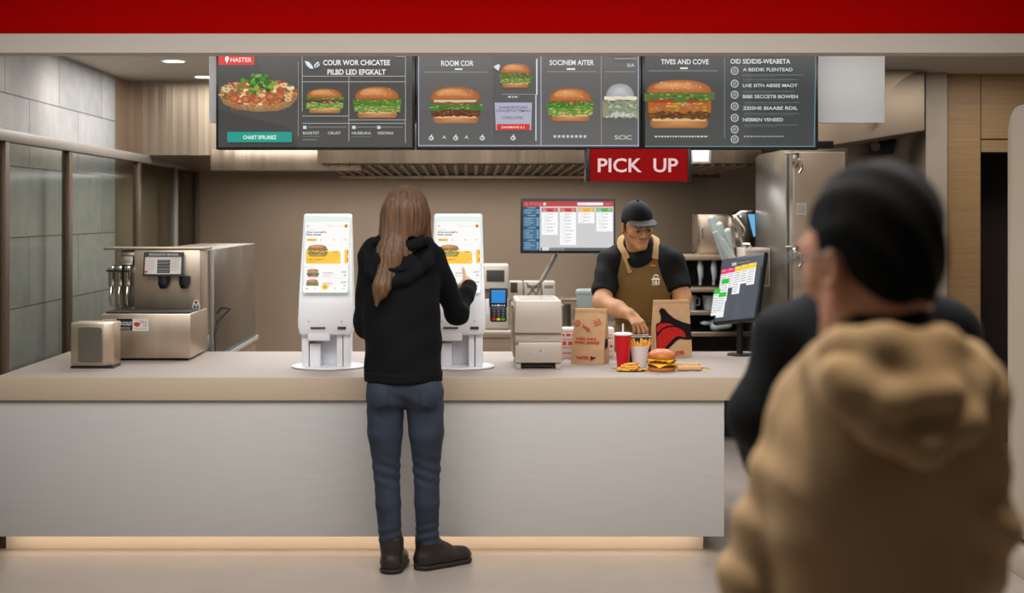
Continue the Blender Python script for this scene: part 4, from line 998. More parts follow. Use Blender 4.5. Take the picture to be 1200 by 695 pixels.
def cheese(z, rot, drop):
    s = r*.99; nn = 16; vs = []; fs = []
    for side in (0, 1):
        for i in range(nn+1):
            for j in range(nn+1):
                u = (i/nn*2-1)*s; v = (j/nn*2-1)*s; c_, s_ = math.cos(rot), math.sin(rot)
                x_, y_ = u*c_-v*s_, u*s_+v*c_; rr = math.hypot(x_, y_)
                zz = z-drop*max(0, (rr-.93*r)/(.4*r))**1.0
                if rr > 1.04*r: x_, y_ = x_*(1.04*r+(rr-1.04*r)*.25)/rr, y_*(1.04*r+(rr-1.04*r)*.25)/rr
                vs.append((x_, y_, zz-(.0026 if side else 0)))
    q = (nn+1)**2
    for i in range(nn):
        for j in range(nn):
            a_ = i*(nn+1)+j; fs.append((a_, a_+nn+1, a_+nn+2, a_+1)); fs.append((q+a_, q+a_+1, q+a_+nn+2, q+a_+nn+1))
    for i in range(nn):
        for (a_, b_) in ((i, i+1), (nn*(nn+1)+i+1, nn*(nn+1)+i), ((i+1)*(nn+1), i*(nn+1)), (i*(nn+1)+nn, (i+1)*(nn+1)+nn)): fs.append((a_, b_, q+b_, q+a_))
    MB().add(vs, fs).build('cheese_slice', m_cheese, t, ang=60)
cheese(.0435, .5, .018)
for i, (x_, y_) in enumerate(((-.02, -.022), (.024, -.02), (0, .02))):
    MB().lathe([(.0001, 0), (.036, 0), (.038, .003), (.036, .0062), (.0001, .0062)], (x_, y_, .0440+.0012*i), 28).build('tomato_slice', m_tomato, t)
MB().lathe([(.0001, .0515), (.93*r, .0515), (.97*r, .0535), (.93*r, .0555), (.0001, .0555)], n=48).build('onion_layer', m_onion, t)
wavyring('lettuce_leaf', m_lettuce, .0600, .01, 1.07*r, .0055, .002, seed=4)
cheese(.0655, 1.15, .014)
MB().lathe([(.0001, .067), (.93*r, .067), (1.0*r, .071), (1.02*r, .079), (.98*r, .088), (.86*r, .100), (.66*r, .109), (.4*r, .1145), (.15*r, .1165), (.0001, .117)], n=48).build('top_bun', m_bun, t)
b = MB()
tb = [(1.0*r, .085), (.92*r, .095), (.78*r, .1043), (.6*r, .1108), (.4*r, .1148), (.2*r, .1164)]
for i in range(80):
    f = rs.uniform(0, 4.999); k_ = int(f); g = f-k_; rr = tb[k_][0]*(1-g)+tb[k_+1][0]*g; zz = tb[k_][1]*(1-g)+tb[k_+1][1]*g; a_ = rs.uniform(0, 6.283)
    b.ball((rr*math.cos(a_), rr*math.sin(a_), zz), .0017, 1, sc=(1.3, .9, .6))
o = b.build('sesame_seeds', m_seed, t); o['kind'] = 'stuff'
# ------------------------------------------------------------------ tan wrapped rolls to the right of the burger
def roll(label, px0, py0, px1, py1, D, rr):
    a_ = Vector((sx(px0, D), D, ZC+rr)); b_ = Vector((sx(px1, D), D+(py0-py1)*.0, ZC+rr*.92))
    t = thing('wrapped_roll', label, 'wrapped roll', a_, group='tan wrapped rolls beside the burger'); d_ = b_-a_
    pts = [d_*f for f in (0, .12, .35, .5, .62, .8, .95, 1.0)]
    MB().tube(pts, [rr*.8, rr*.95, rr*1.0, rr*.86, rr*.84, rr*.95, rr*.9, rr*.7], 18, flat=.9).build('paper_wrap', m_tan, t)
    MB().tube([d_*.52, d_*.535], [rr*.93, rr*.93], 18, flat=.9).build('wrap_seam', m_paperbag, t)
    e = d_.normalized()
    MB().cyl(d_+e*.0003, d_+e*.006, rr*.55, rr*.35, 14).build('twisted_end', m_bun, t)
roll('tan wrapped roll nearer the counter edge, right of burger', 793.5, 432, 822, 434, 6.64, .0145)
roll('tan wrapped roll behind its twin, right of burger', 790, 424, 819, 428, 6.78, .0135)
t = thing('napkin_sheet', 'crumpled pink and tan napkin lying beside the wrapped rolls', 'napkin', (sx(829, 6.72), 6.72, ZC))
MB().hexa([(-.03, -.02, 0), (.036, -.014, 0), (.02, .02, 0), (-.035, .03, 0), (-.028, -.018, .006), (.034, -.0135, .002), (.016, .018, .004), (-.03, .028, .010)], .001, 1).build('lower_fold', m_tan, t)
MB().hexa([(-.036, -.006, .0105), (.014, -.005, .0055), (.006, .018, .0055), (-.034, .026, .0105), (-.034, -.006, .014), (.012, -.005, .007), (.004, .018, .007), (-.032, .026, .015)], .0005, 1).build('upper_fold', mat('pink_napkin', (226, 168, 148), .8), t)
tag(MB().cyl((sx(717, 6.76), 6.76, ZC+.0038), (sx(725, 6.76), 6.70, ZC+.0038), .0035, n=10).build('wooden_stirrer', m_tan), 'short wooden stirrer lying left of the fries heap', 'stirrer')
# ------------------------------------------------------------------ order pick-up monitor
D = 7.38; xm = sx(867, D)
t = thing('order_monitor', 'black pole mounted order monitor turned sideways on the counter', 'monitor', (xm, D, ZC))
MB().lathe([(.0001, 0), (.064, 0), (.066, .004), (.062, .010), (.03, .013), (.0001, .013)], n=40).build('round_base', m_blackm, t)
MB().cyl((0, 0, .0125), (0, 0, .24), .0165, n=24).build('pole', m_blackm, t)
Wm, Hm = .37, .36
hd = bpy.data.objects.new('tilting_head', None); COL.objects.link(hd); hd.parent = t; hd.location = (.0, -.012, .345)
hd.rotation_euler = Matrix.Rotation(R(-58), 3, 'Z').to_euler()
M_ = Matrix.Rotation(R(-66), 3, 'Z') @ Matrix.Rotation(R(-15), 3, 'X') @ Matrix.Rotation(R(-8), 3, 'Y')
hd.rotation_euler = M_.to_euler()
MB().box((-Wm/2, -.014, -Hm/2), (Wm/2, .014, Hm/2), .005).build('casing', m_black, hd)
MB().box((-.05, .0145, -.10), (.05, .035, .02), .006).build('vesa_mount', m_black, hd)
a = Art(0, 0, Wm*.93/100, .0001); HH = Hm*.92/(Wm*.93/100)
a.rect(-50, -HH/2, 50, HH/2, (70, 77, 88)); a.text('NOK', -18, -HH/2+7, 5, (240, 240, 240), 12, 'c', .04); a.scribble(-9, -HH/2+6, 30, 1.4, (150, 154, 160))
cols = [(232, 60, 110), (232, 60, 110), (240, 204, 20), (240, 204, 20), (240, 204, 20)]
y0 = -HH/2+13
for i, (c, h_) in enumerate(zip(cols, (24, 24, 36, 22, 26))):
    u0 = -49+i*19.8*.99; u1 = u0+19
    a.rect(u0, y0, u1, y0+8, c); a.scribble(u0+2, y0+2, 9, 1, (255, 240, 220)); a.rect(u0, y0+8, u1, y0+8+h_, (240, 240, 240)); a.scribble(u0+1.5, y0+10, 14, .9, (90, 90, 96), int(h_/4), 3.8)
for u0, v0, h_ in ((-49, y0+34, 34), (-29.4, y0+20, 28), (-29.4+19.6, y0+36, 0)):
    if h_: a.rect(u0, v0, u0+19, v0+8, (44, 190, 50)); a.rect(u0, v0+8, u0+19, v0+8+h_, (240, 240, 240)); a.scribble(u0+1.5, v0+10, 14, .9, (90, 90, 96), int(h_/4), 3.8)
a.rect(-29.4, y0+42, -10.4, y0+49, (44, 190, 50)); a.rect(-29.4, y0+49, -10.4, HH/2-2, (240, 240, 240)); a.scribble(-28, y0+51, 14, .9, (90, 90, 96), 6, 3.8)
a.build('screen', M_SCREEN, hd, (0, -.0146, 0))
# ------------------------------------------------------------------ kitchen display behind the employee
D = 8.9; k = D/F; t = thing('mounted_kitchen_display', 'black kitchen display showing coloured order tickets behind the employee', 'display', P(665.5, 264.5, D))
w, h = 55.5*k, 32.5*k
MB().box((-w, 0, -h), (w, .045, h), .004).build('casing', m_black, t)
a = Art(665.5, 264.5, k, .0001)
a.rect(613, 236, 719, 293.5, (206, 206, 206)); a.rect(613, 236, 719, 242, (192, 66, 66)); a.rect(613, 242, 632.6, 293.5, (66, 112, 144))
for i, u in enumerate((617, 622.4, 628, 632.6)): a.ring(u, 239, 1.5, .4, (226, 150, 148), 10)
a.disc(638.2, 239, 1.6, 1.5, (246, 240, 238)); a.rect(676.5, 237.4, 707, 240.6, (246, 244, 244), 1.4); a.scribble(678, 238.7, 10, .5, (190, 190, 190)); a.scribble(710, 238.8, 6, .6, (230, 180, 178))
for v in (242.2, 251.2, 265.6, 280.2): a.rect(613, v, 632.6, v+2.6, (44, 76, 100)); a.scribble(618, v+.9, 10, .8, (196, 210, 220))
for v in (246, 249, 255.5, 258, 260.6, 263.2, 270, 272.6, 275.2, 278, 284.6, 287.2, 290): a.scribble(615, v, random.uniform(5, 12), .7, (190, 208, 220)); a.rect(629, v-.2, 631, v+.9, (180, 200, 214))
for u, c, h_ in ((634.8, (196, 62, 62), 26.6), (656, (196, 62, 62), 38.4), (677, (232, 176, 56), 13), (698.2, (92, 174, 100), 22.4)):
    a.rect(u, 243.8, u+18.6, 248.6+h_, (252, 252, 252)); a.rect(u, 243.8, u+18.6, 248.6, c); a.scribble(u+1.2, 245, 4, .7, (250, 230, 226)); a.scribble(u+1.2, 246.9, 5, .7, (250, 230, 226)); a.scribble(u+13.6, 245, 3.6, .7, (250, 230, 226)); a.scribble(u+13.6, 246.9, 3, .7, (250, 230, 226))
    v = 250.5
    while v < 247+h_: a.scribble(u+2, v, 2.2, .5, (150, 150, 150)); a.scribble(u+5.5, v, random.uniform(6, 11), .7, (110, 110, 112)); a.scribble(u+2, v+1.9, random.uniform(4, 8), .4, (170, 170, 170)); a.line(u+1.5, v+2.9, u+17, v+2.9, .2, (214, 214, 214)); v += 3.9
a.rect(633, 290, 719, 293.5, (96, 96, 100)); a.rect(635, 290, 642.6, 293.2, (232, 232, 232)); a.scribble(637, 291.4, 4, .6, (90, 90, 90)); a.rect(643.6, 290.4, 651, 293.2, (140, 140, 142)); a.rect(651.8, 290.4, 660.4, 293.2, (140, 140, 142)); a.scribble(645, 291.6, 4, .6, (60, 60, 60)); a.scribble(653.4, 291.6, 5, .6, (60, 60, 60))
a.build('screen', M_SCREEN, t, (0, -.0006, 0))
pe = P(634, 330, 9.0)-P(665.5, 264.5, D)
MB().tube([tuple(P(652.5, 297, 8.97)-P(665.5, 264.5, D)), tuple(pe)], .013, 10).build('support_arm', m_alu, t)
MB().box((-.10, .046, -.12), (.02, .075, .05), .004).build('arm_bracket', m_alu, t)
MB().tube([tuple(P(634, 329, 9.0)-P(665.5, 264.5, D)), tuple(P(629, 346, 9.15)-P(665.5, 264.5, D))], .008, 8).build('lower_arm', m_alu, t)
# ------------------------------------------------------------------ rear kitchen line
D = 9.2; t = thing('prep_table', 'long stainless prep table along the rear kitchen wall', 'table', (sx(630, D), D, 0)); zt = sz(387, D)
xa, xb = sx(520, D)-sx(630, D), sx(762, D)-sx(630, D)
MB().box((xa, 0, zt-.05), (xb, .78, zt), .006).build('table_top', m_steel_h, t)
MB().box((xa+.02, .03, zt-.16), (xb-.02, .07, zt-.0505), .004).build('apron_rail', m_steel_d, t)
MB().box((xa+.03, .06, .20), (xb-.03, .74, .23), .004).build('lower_shelf', m_steel_d, t)
for xx in (xa+.05, xb-.05):
    for yy in (.1, .7): MB().cyl((xx, yy, 0), (xx, yy, zt-.051), .022, n=14).build('leg', m_steel_g, t)
D = 9.3; t = thing('beverage_machine', 'pale countertop beverage machine behind the card terminal', 'machine', (sx(581, D), D, zt)); w = 14.5/F*D; h = (387-312)/F*D
MB().box((-w, 0, 0), (w, .30, h*.45), .006).build('lower_body', m_toast, t); MB().box((-w, .12, h*.45), (w, .30, h*.62), .004).build('neck', m_toastd, t)
MB().box((-w-.005, 0, h*.62), (w+.005, .30, h), .008).build('upper_body', m_toast, t); MB().box((-w*.75, -.004, h*.74), (w*.7, -.0005, h*.92), .003).build('display_window', m_dim, t)
MB().box((-w*.8, .0, h*.452), (w*.8, .115, h*.475), .003).build('drip_grid', m_steel_g, t)
D = 9.75; zs = sz(350, D); t = thing('rear_shelf', 'narrow steel shelf on brackets above the prep table', 'shelf', (sx(640, D), D, zs))
MB().box((-.36, -.02, -.02), (.36, .20, 0), .004).build('shelf_board', m_steel_h, t)
for xx in (-.28, .0, .28): MB().box((xx-.012, .0, zt-zs), (xx+.012, .02, -.0205), .002).build('bracket', m_steel_g, t)
for i, (p0, p1, lab) in enumerate(((597, 613, 'pale storage bin with dark opening on rear shelf'), (614, 634, 'pale storage bin under the display arm on rear shelf'), (635, 651, 'pale storage bin farthest from the card terminal on rear shelf'))):
    t = thing('storage_bin', lab, 'bin', (sx((p0+p1)/2, D), D, zs), group='pale bins on the rear shelf'); w = (p1-p0)/2/F*D-.003; h = 20/F*D
    b = MB(); b.prism([(-w, 0), (w, 0), (w*1.0, h), (-w*1.0, h)], (0, .16), 'y', .004).build('bin_body', m_toast, t)
    MB().box((-w*.7, -.003, h*.62) if i else (-w*.9, -.003, h*.35), (w*.7, -.0005, h*.8) if i else (w*.2, -.0005, h*.95), .001).build('front_slot', m_dim if i == 0 else m_toastd, t)
    if i == 1:
        for s_ in (-1, 1): MB().tube([(-s_*w*.8, -.006, h*.1), (s_*w*.8, -.006, h*.95)], .003, 8).build('wire_clip', m_slot, t)
D = 9.35; t = thing('plastic_tub', 'translucent plastic tub with lid behind the slogan bag', 'tub', (sx(690, D), D, zt)); h = (387-341)/F*D
MB().lathe([(.0001, 0), (.07, 0), (.076, .01), (.084, h-.03), (.0001, h-.03)], n=4*8, sxy=(1, .8)).build('tub_body', m_frost, t)
MB().lathe([(.0001, h-.0295), (.088, h-.0295), (.088, h-.01), (.078, h), (.0001, h)], n=32, sxy=(1, .8)).build('tub_lid', m_frost, t)
D = 9.25; t = thing('steel_pot', 'steel pot standing behind the beige toaster', 'pot', (sx(660, D), D, zt)); h = (387-357)/F*D
MB().lathe([(.0001, 0), (.05, 0), (.053, .006), (.053, h), (.050, h), (.049, .012), (.0001, .012)], n=32).build('pot_body', m_steel_g, t)
MB().tube([(.053, 0, h*.8), (.075, 0, h*.8), (.075, 0, h*.3), (.053, 0, h*.3)], .005, 8).build('handle', m_steel_g, t)
# right-hand rear unit
D = 9.5; t = thing('rear_shelving', 'dark open shelving unit with scoops behind the paper bag', 'shelving', (sx(825, D), D, 0)); kx = sx(825, D)
xa, xb = sx(778, D)-kx, sx(887, D)-kx; zt2 = sz(297, D)
MB().box((xa, .36, 0), (xb, .38, zt2)).build('back_panel', m_dim, t)
for xx in (xa, xb-.02): MB().box((xx, 0, 0), (xx+.02, .359, zt2), .003).build('side_panel', m_steel_d, t)
for py, th, m_ in ((299, .035, m_steel_d), (337, .03, m_steel_d), (364, .03, m_steel_h), (389, .03, m_steel_h), (440, .03, m_steel_d)):
    MB().box((xa+.0205, .0, sz(py, D)-th), (xb-.0205, .359, sz(py, D)), .003).build('shelf_board', m_, t)
for i, px in enumerate((822, 838)):
    t = thing('hanging_scoop', ['pale plastic scoop hanging nearer the employee in rear shelving', 'pale plastic scoop hanging nearer the order monitor in rear shelving'][i], 'scoop', (sx(px, D), D+.05, sz(299, D)-.0365), group='scoops hanging in the rear shelving')
    MB().tube([(0, 0, 0), (0, 0, -.05), (.004, -.004, -.11), (0, 0, -.15)], [.018, .026, .02, .009], 14, flat=.7).build('scoop_bowl', m_frost, t); MB().cyl((0, 0, -.1505), (0, 0, -.168), .011, .008, 12).build('tip', m_frost, t)
for i, (px, w_) in enumerate(((812, .042), (834, .046))):
    t = thing('food_container', ['pale container standing nearer the employee on steel shelf', 'pale container standing nearer the order monitor on steel shelf'][i], 'container', (sx(px, D), D+.1, sz(364, D)+.0008), group='pale containers on the steel shelf')
    MB().lathe([(.0001, 0), (w_*.8, 0), (w_, .09), (w_*1.05, .095), (w_*.93, .095), (w_*.75, .006), (.0001, .006)], n=28).build('container_body', m_frost, t)
    MB().tube([(w_*.95, 0, .08), (w_*1.45, 0, .075), (w_*1.4, 0, .03), (w_*.9, 0, .03)], .006, 8).build('handle', m_frost, t)
t = thing('folded_cloth', 'crumpled pale cloth on the shelf behind the order monitor', 'cloth', (sx(838, D), D+.08, sz(389, D)))
s = SDF((-.15, -.08, -.01), (.15, .10, .12), .006); rr_ = random.Random(5)
for i in range(9): s.ell((rr_.uniform(-.08, .08), rr_.uniform(-.03, .04), rr_.uniform(.02, .06)), (rr_.uniform(.03, .06), .03, rr_.uniform(.012, .03)), k=.02)
s.clip(lambda X, Y, Z: -Z+X*0+Y*0); s.build('cloth_heap', m_frost, t)
# wall cabinet, dispenser and tubes above
D = 9.7; t = thing('wall_mount_cabinet', 'stainless wall cabinet above the rear shelving', 'cabinet', P(837, 299, D)); w = 19/F*D
MB().box((-w, .0, .002), (w, .25, .28), .005).build('cabinet_body', m_steel_h, t); MB().box((-w+.012, -.012, .015), (w-.012, -.0005, .268), .004).build('door', m_steel, t); MB().box((-w+.02, -.03, .11), (-w+.03, -.0125, .2), .003).build('handle', m_chrome, t)
D = 8.9; t = thing('sleeve_rack', 'slanted rack of clear cup sleeves beside the holding cabinet', 'rack', P(851, 303, D))
for i, (dx, top) in enumerate(((-.058, .25), (-.02, .21), (.018, .17))):
    MB().tube([(dx*.5+.02, -.02*i, 0), (dx*1.25-.02, -.02*i, top)], [.021, .025], 14).build('sleeve', m_frost, t); MB().ball((dx*1.25-.02, -.02*i, top), .025, 2).build('sleeve_cap', m_frost, t)
for i, (dx, top) in enumerate(((-.05, .17), (-.01, .12))): MB().tube([(dx*.5+.04, -.06, .0), (dx-.03, -.06, top)], [.019, .021], 14).build('sleeve', m_frost, t)
MB().box((-.03, .03, -.01), (.05, .05, .12), .004).build('back_plate', m_steel_g, t); MB().box((-.01, -.09, -.02), (.05, .029, -.004), .004).build('tray', m_steel_g, t)
D = 9.2; t = thing('mounted_touch_unit', 'curved chrome unit with blue screen beside the holding cabinet', 'machine', P(874, 291, D))
pts = [(-.07, .0), (.06, 0), (.07, .10), (.075, .235), (.05, .25), (-.03, .25), (-.075, .22), (-.085, .15)]
MB().prism(pts, (0, .20), 'y', .012, 3).build('chrome_shell', m_chrome, t)
MB().tube([(-.075, -.012, .20), (-.03, -.03, .13), (-.02, -.03, .06), (-.01, -.012, .0)], [.03, .034, .03, .02], 14).build('curved_front', m_chrome, t)
a = Art(0, 0, D/F); a.poly([(-1, -42), (10, -42), (11, -12), (7, -12)], (20, 24, 28)); a.poly([(1.4, -40), (9.6, -40), (10.4, -14), (8, -14)], (110, 176, 214)); a.build('screen', M_SCREEN, t, (.005, -.0008, 0))
MB().box((-.05, .12, -.03), (.05, .30, -.0005), .004).build('support', m_steel_g, t)
# ================================================================== people
def V3(*a): return np.array(a, float)
def frame(fwd, up=(0, 0, 1)):
    f = np.array(fwd, float); f /= np.linalg.norm(f); u = np.array(up, float); x = np.cross(f, u); x /= np.linalg.norm(x); u = np.cross(x, f)
    return np.stack([x, f, u], 1)     # columns: right, forward, up
def rot_fwd(yaw, pitch, roll=0):
    """yaw 0 looks along +Y, positive turns to +X; pitch positive looks down"""
    y, p = R(yaw), R(pitch)
    M = frame((math.sin(y)*math.cos(p), math.cos(y)*math.cos(p), -math.sin(p)))
    if roll:
        c, s_ = math.cos(R(roll)), math.sin(R(roll)); x, f, u = M[:, 0], M[:, 1], M[:, 2]
        M = np.stack([x*c+u*s_, f, u*c-x*s_], 1)
    return M
def head(S, c, M, s=1.0, face=True):
    c = np.array(c, float)
    def q(x, y, z): return c+M @ (V3(x, y, z)*s)
    def E(p, r, k=.02, op='add', MM=None): S.ell(q(*p), V3(*r)*s, M if MM is None else MM, k*s, op)
    def C(a, b, ra, rb, k=.02, op='add'): S.cone(q(*a), q(*b), ra*s, rb*s, k*s, op)
    E((0, -.012, .032), (.076, .096, .082))
    C((0, .03, .012), (0, .040, -.062), .060, .040, .03)
    for e in (-1, 1):
        E((e*.040, .052, -.022), (.026, .026, .022), .025)
        C((e*.056, -.002, -.045), (e*.012, .066, -.096), .020, .017, .025)
    C((-.012, .070, -.098), (.012, .070, -.098), .016, .016, .015)
    E((0, .080, .030), (.052, .020, .016), .02)          # brow ridge
    C((0, .088, .012), (0, .106, -.030), .0085, .0128, .009)
    for e in (-1, 1): E((e*.0140, .094, -.034), (.0092, .011, .0088), .006)
    for e in (-1, 1): E((e*.0325, .101, .004), (.017, .016, .011), .012, 'sub')
    for e in (-1, 1): E((e*.0325, .0785, .002), (.0150, .0150, .0140), .004)
    for e in (-1, 1): E((e*.0325, .0945, -.0055), (.0125, .0065, .0026), .002, 'sub')
    C((-.020, .0825, -.0605), (.020, .0825, -.0605), .0052, .0052, .006)
    C((-.015, .0825, -.0700), (.015, .0825, -.0700), .0062, .0062, .006)
    E((0, .094, -.0652), (.024, .010, .0013), .002, 'sub')
    for e in (-1, 1):
        a = R(-18*e); MM = M @ np.array([[math.cos(a), -math.sin(a), 0], [math.sin(a), math.cos(a), 0], [0, 0, 1]])
        E((e*.080, -.012, -.010), (.008, .0185, .031), .006, 'add', MM); E((e*.086, -.008, -.008), (.006, .010, .019), .004, 'sub', MM)
        E((e*.079, .000, -.010), (.006, .006, .008), .004)
    return q
def hand(S, W, f, n, t, curls, s=1.0, thumb=(.75, .5, .4), rk=.004):
    """W wrist, f towards fingertips, n out of the palm, t towards the thumb side"""
    W = np.array(W, float); f = np.array(f, float); f /= np.linalg.norm(f)
    n = np.array(n, float); n -= f*(n@f); n /= np.linalg.norm(n); t0 = np.array(t, float); t = t0-f*(t0@f)-n*(t0@n); t /= np.linalg.norm(t)
    def q(a, b, c): return W+(f*a+t*b+n*c)*s
    S.cone(q(-.02, 0, 0), q(.02, 0, 0), .024*s, .023*s, .015, 'add', (n, 1.25))
    for b in (-.026, -.009, .009, .026): S.cone(q(.012, b*.55, 0), q(.088-abs(b-.006)*.25, b, .002), .0145*s, .0118*s, .010)
    S.cone(q(.02, .018, .006), q(.055, .022, .012), .017*s, .012*s, .012)
    lens = [(.043, .027, .021), (.047, .030, .022), (.043, .027, .021), (.034, .021, .018)]; offs = (.027, .0095, -.009, -.0265); base = (.086, .090, .086, .078); rr = (.0088, .0090, .0086, .0076)
    tips = []
    for i in range(4):
        p = q(base[i], offs[i], .002); a = 0.0
        spread = (.10, .03, -.05, -.12)[i]
        for j in range(3):
            a += curls[i][j]; d = f*math.cos(a)+n*math.sin(a)+t*spread*math.cos(a); d /= np.linalg.norm(d)
            p2 = p+d*lens[i][j]*s; r0 = rr[i]*(1-.07*j)*s; S.cone(p, p2, r0, r0*.92, rk); p = p2
        tips.append(p)
    d1 = f*thumb[0]+t*thumb[1]+n*thumb[2]; d1 /= np.linalg.norm(d1)
    p0 = q(.022, .024, .006); p1 = p0+d1*.042*s; d2 = d1+f*.25+n*.25-t*.25; d2 /= np.linalg.norm(d2); p2 = p1+d2*.032*s; d3 = d2+f*.2+n*.2-t*.2; d3 /= np.linalg.norm(d3); p3 = p2+d3*.024*s
    S.cone(p0, p1, .0145*s, .0108*s, .008); S.cone(p1, p2, .0105*s, .0096*s, .004); S.cone(p2, p3, .0098*s, .008*s, .004)
    return tips
def shoe(S, heel, toe, w, h, k=.015):
    """heel, toe are points on the sole line; h = ankle height"""
    heel = np.array(heel, float); toe = np.array(toe, float); d = (toe-heel)/np.linalg.norm(toe-heel); L = np.linalg.norm(toe-heel)
    z = V3(0, 0, 1)
    S.cone(heel+d*.035+z*.045, heel+d*(L*.5)+z*.048, w*.40, w*.46, k)
    S.cone(heel+d*(L*.5)+z*.046, toe-d*w*.42+z*.036, w*.46, w*.42, k, 'add', (z, 1.25))
    S.cone(heel+d*.045+z*.05, heel+d*.050+z*h, w*.40, w*.41, k)
    S.cone(heel+d*(L*.45)+z*.06, heel+d*.055+z*(h-.015), w*.35, w*.37, .03)
def sole_and_upper(owner, base, heel, toe, w, h, m_up, m_so, nm='boot'):
    heel = np.array(heel, float); toe = np.array(toe, float)
    lo = np.minimum(heel, toe)-.09; hi = np.maximum(heel, toe)+.09; lo[2] = -.01; hi[2] = h+.08
    S = SDF(lo, hi, .004); shoe(S, heel, toe, w, h)
    S.clip(lambda X, Y, Z: .020-Z+X*0+Y*0, .004); S.clip(lambda X, Y, Z: Z-(h+.02)+X*0+Y*0, .01)
    b = S.build(nm, m_up, owner, base)
    S = SDF(lo, hi, .004); d = (toe-heel); L = np.linalg.norm(d); d = d/L; z = V3(0, 0, 1)
    for a_, b_, ra, rb in ((.04, .5*L, w*.44, w*.46), (.5*L, L-w*.44, w*.46, w*.46)): S.cone(heel+d*a_+z*.02, heel+d*b_+z*.02, ra, rb, .01)
    S.clip(lambda X, Y, Z: np.maximum(.0015-Z, Z-.0215)+X*0+Y*0, .003)
    so = S.build('sole', m_so, b, base); return b
def wr(amp, fx, fy, fz, ph=0.0, zc=None, zs=None):
    def fn(X, Y, Z):
        v = amp*np.sin(fx*X+fy*Y+fz*Z+ph+1.3*np.sin(9*X+5*Z+ph))
        if zc is not None: v = v*np.exp(-((Z-zc)/zs)**2)
        return v
    return fn
# ------------------------------------------------------------------ woman ordering at the kiosk
DW = 6.13; B = V3(sx(472, DW), DW, 0)
woman = thing('person', 'person in black hoodie and blue jeans touching the kiosk screen', 'person', B)
def w_(px, py, D=DW): return P(px, py, D)
hc = w_(476, 251, 6.13); HM = rot_fwd(14, 8)
hipL, hipR = w_(452, 462), w_(497, 462)
knL, knR = w_(453, 550, 6.14), w_(500, 550, 6.15)
anL, anR = w_(458, 638, 6.15), w_(501, 632, 6.20)
shL, shR = w_(436, 304, 6.15), w_(507, 304, 6.17)
elL, wrL = w_(431, 378, 6.19), w_(446, 392, 6.37)
elR = P(535, 368, 6.33); wrR = P(549.5, 336, 6.56)
S = SDF(B+V3(-.33, -.30, -.01), B+V3(.42, .68, 1.73), .0042)
head(S, hc, HM, .95)
S.cone(hc+V3(0, -.02, -.06), w_(472, 300, 6.13), .052, .060, .03)
S.cone(shL+V3(.03, 0, 0), shR-V3(.03, 0, 0), .052, .052, .03)
S.ell(w_(471, 340), (.14, .09, .19), k=.04); S.ell(w_(473, 425), (.130, .085, .15), k=.04)
S.chain([hipL, knL, anL], [.062, .040, .030], .02); S.chain([hipR, knR, anR], [.062, .040, .030], .02)
for a_, tip in ((anL, V3(.012, .10, 0)), (anR, V3(.075, .055, 0))): S.cone(V3(a_[0], a_[1], .06), V3(a_[0], a_[1], .052)+tip, .032, .024, .02)
S.chain([shL, elL, wrL], [.046, .040, .026], .03); S.chain([shR, elR, wrR], [.046, .040, .027], .03)
hand(S, wrL, V3(.25, .9, -.05), V3(.5, 0, -.8), V3(.8, -.2, .3), [(.3, .4, .3)]*4, .92)
fR = P(551, 313, 6.722)-wrR
hand(S, wrR-fR*.075, fR, V3(-.55, .62, -.55), V3(-.85, -.3, .2), [(.06, .05, .05), (.95, 1.25, .8), (1.05, 1.3, .8), (1.1, 1.3, .8)], .93, (.62, .2, .75), .0035)
S.build('body', m_skin_w, woman, B)
# hoodie
S = SDF(B+V3(-.36, -.32, .72), B+V3(.42, .52, 1.50), .0045)
S.ell(w_(470, 338, 6.135), (.165, .122, .20), k=.05)
S.cone(w_(443, 303, 6.135), w_(501, 303, 6.14), .066, .066, .04)
S.cone(w_(470, 350, 6.13), w_(473, 440, 6.13), .168, .168, .03, 'add', ((0, 1, 0), 1.33))
S.chain([shL, elL, wrL], [.066, .056, .044], .03)
S.chain([shR, elR, elR*.4+wrR*.6, wrR], [.064, .050, .043, .034], .025)
S.cone(elR+(wrR-elR)*.86, elR+(wrR-elR)*.97, .037, .035, .006)
S.cone(elL, elL+V3(0, 0, -.02), .058, .05, .03)
S.cone(w_(440, 292, 6.12), w_(495, 292, 6.14), .05, .045, .03)
S.clip(lambda X, Y, Z: sz(445, DW)-Z+X*0+Y*0, .012)
S.clip(lambda X, Y, Z: -(np.sqrt((X-w_(484, 283)[0])**2+(Y-6.10)**2*.8+(Z-w_(484, 280)[2])**2)-.062), .01)
S.disp(wr(.003, 30, 8, 22, .4)); S.disp(wr(.0025, -26, 14, 40, 1.9)); S.disp(lambda X, Y, Z: .0035*np.sin(110*Z+40*X)*np.exp(-((X-elR[0])**2+(Y-elR[1])**2+(Z-elR[2]-.03)**2)/.07**2))
hood_o = S.build('hoodie', m_hoodk, woman, B)
S = SDF(w_(465, 305, 6.05)+V3(-.2, -.16, -.16), w_(465, 305, 6.05)+V3(.2, .16, .14), .004)
S.chain([w_(428, 296, 6.10), w_(437, 318, 6.035), w_(455, 333, 6.005), w_(478, 326, 6.005), w_(500, 308, 6.03), w_(507, 290, 6.09)], [.026, .030, .028, .028, .028, .022], .012)
S.ell(w_(462, 308, 6.03), (.105, .042, .062), k=.02); S.chain([w_(432, 288, 6.12), w_(447, 283, 6.06), w_(470, 292, 6.02), w_(492, 284, 6.05), w_(503, 284, 6.12)], [.024, .026, .024, .024, .022], .015)
S.chain([w_(441, 296, 6.045), w_(458, 316, 6.0), w_(476, 314, 6.0)], [.016, .018, .016], .008)
S.disp(wr(.0025, 60, 10, 55, .4)); S.build('hood', m_hoodk, hood_o, B)
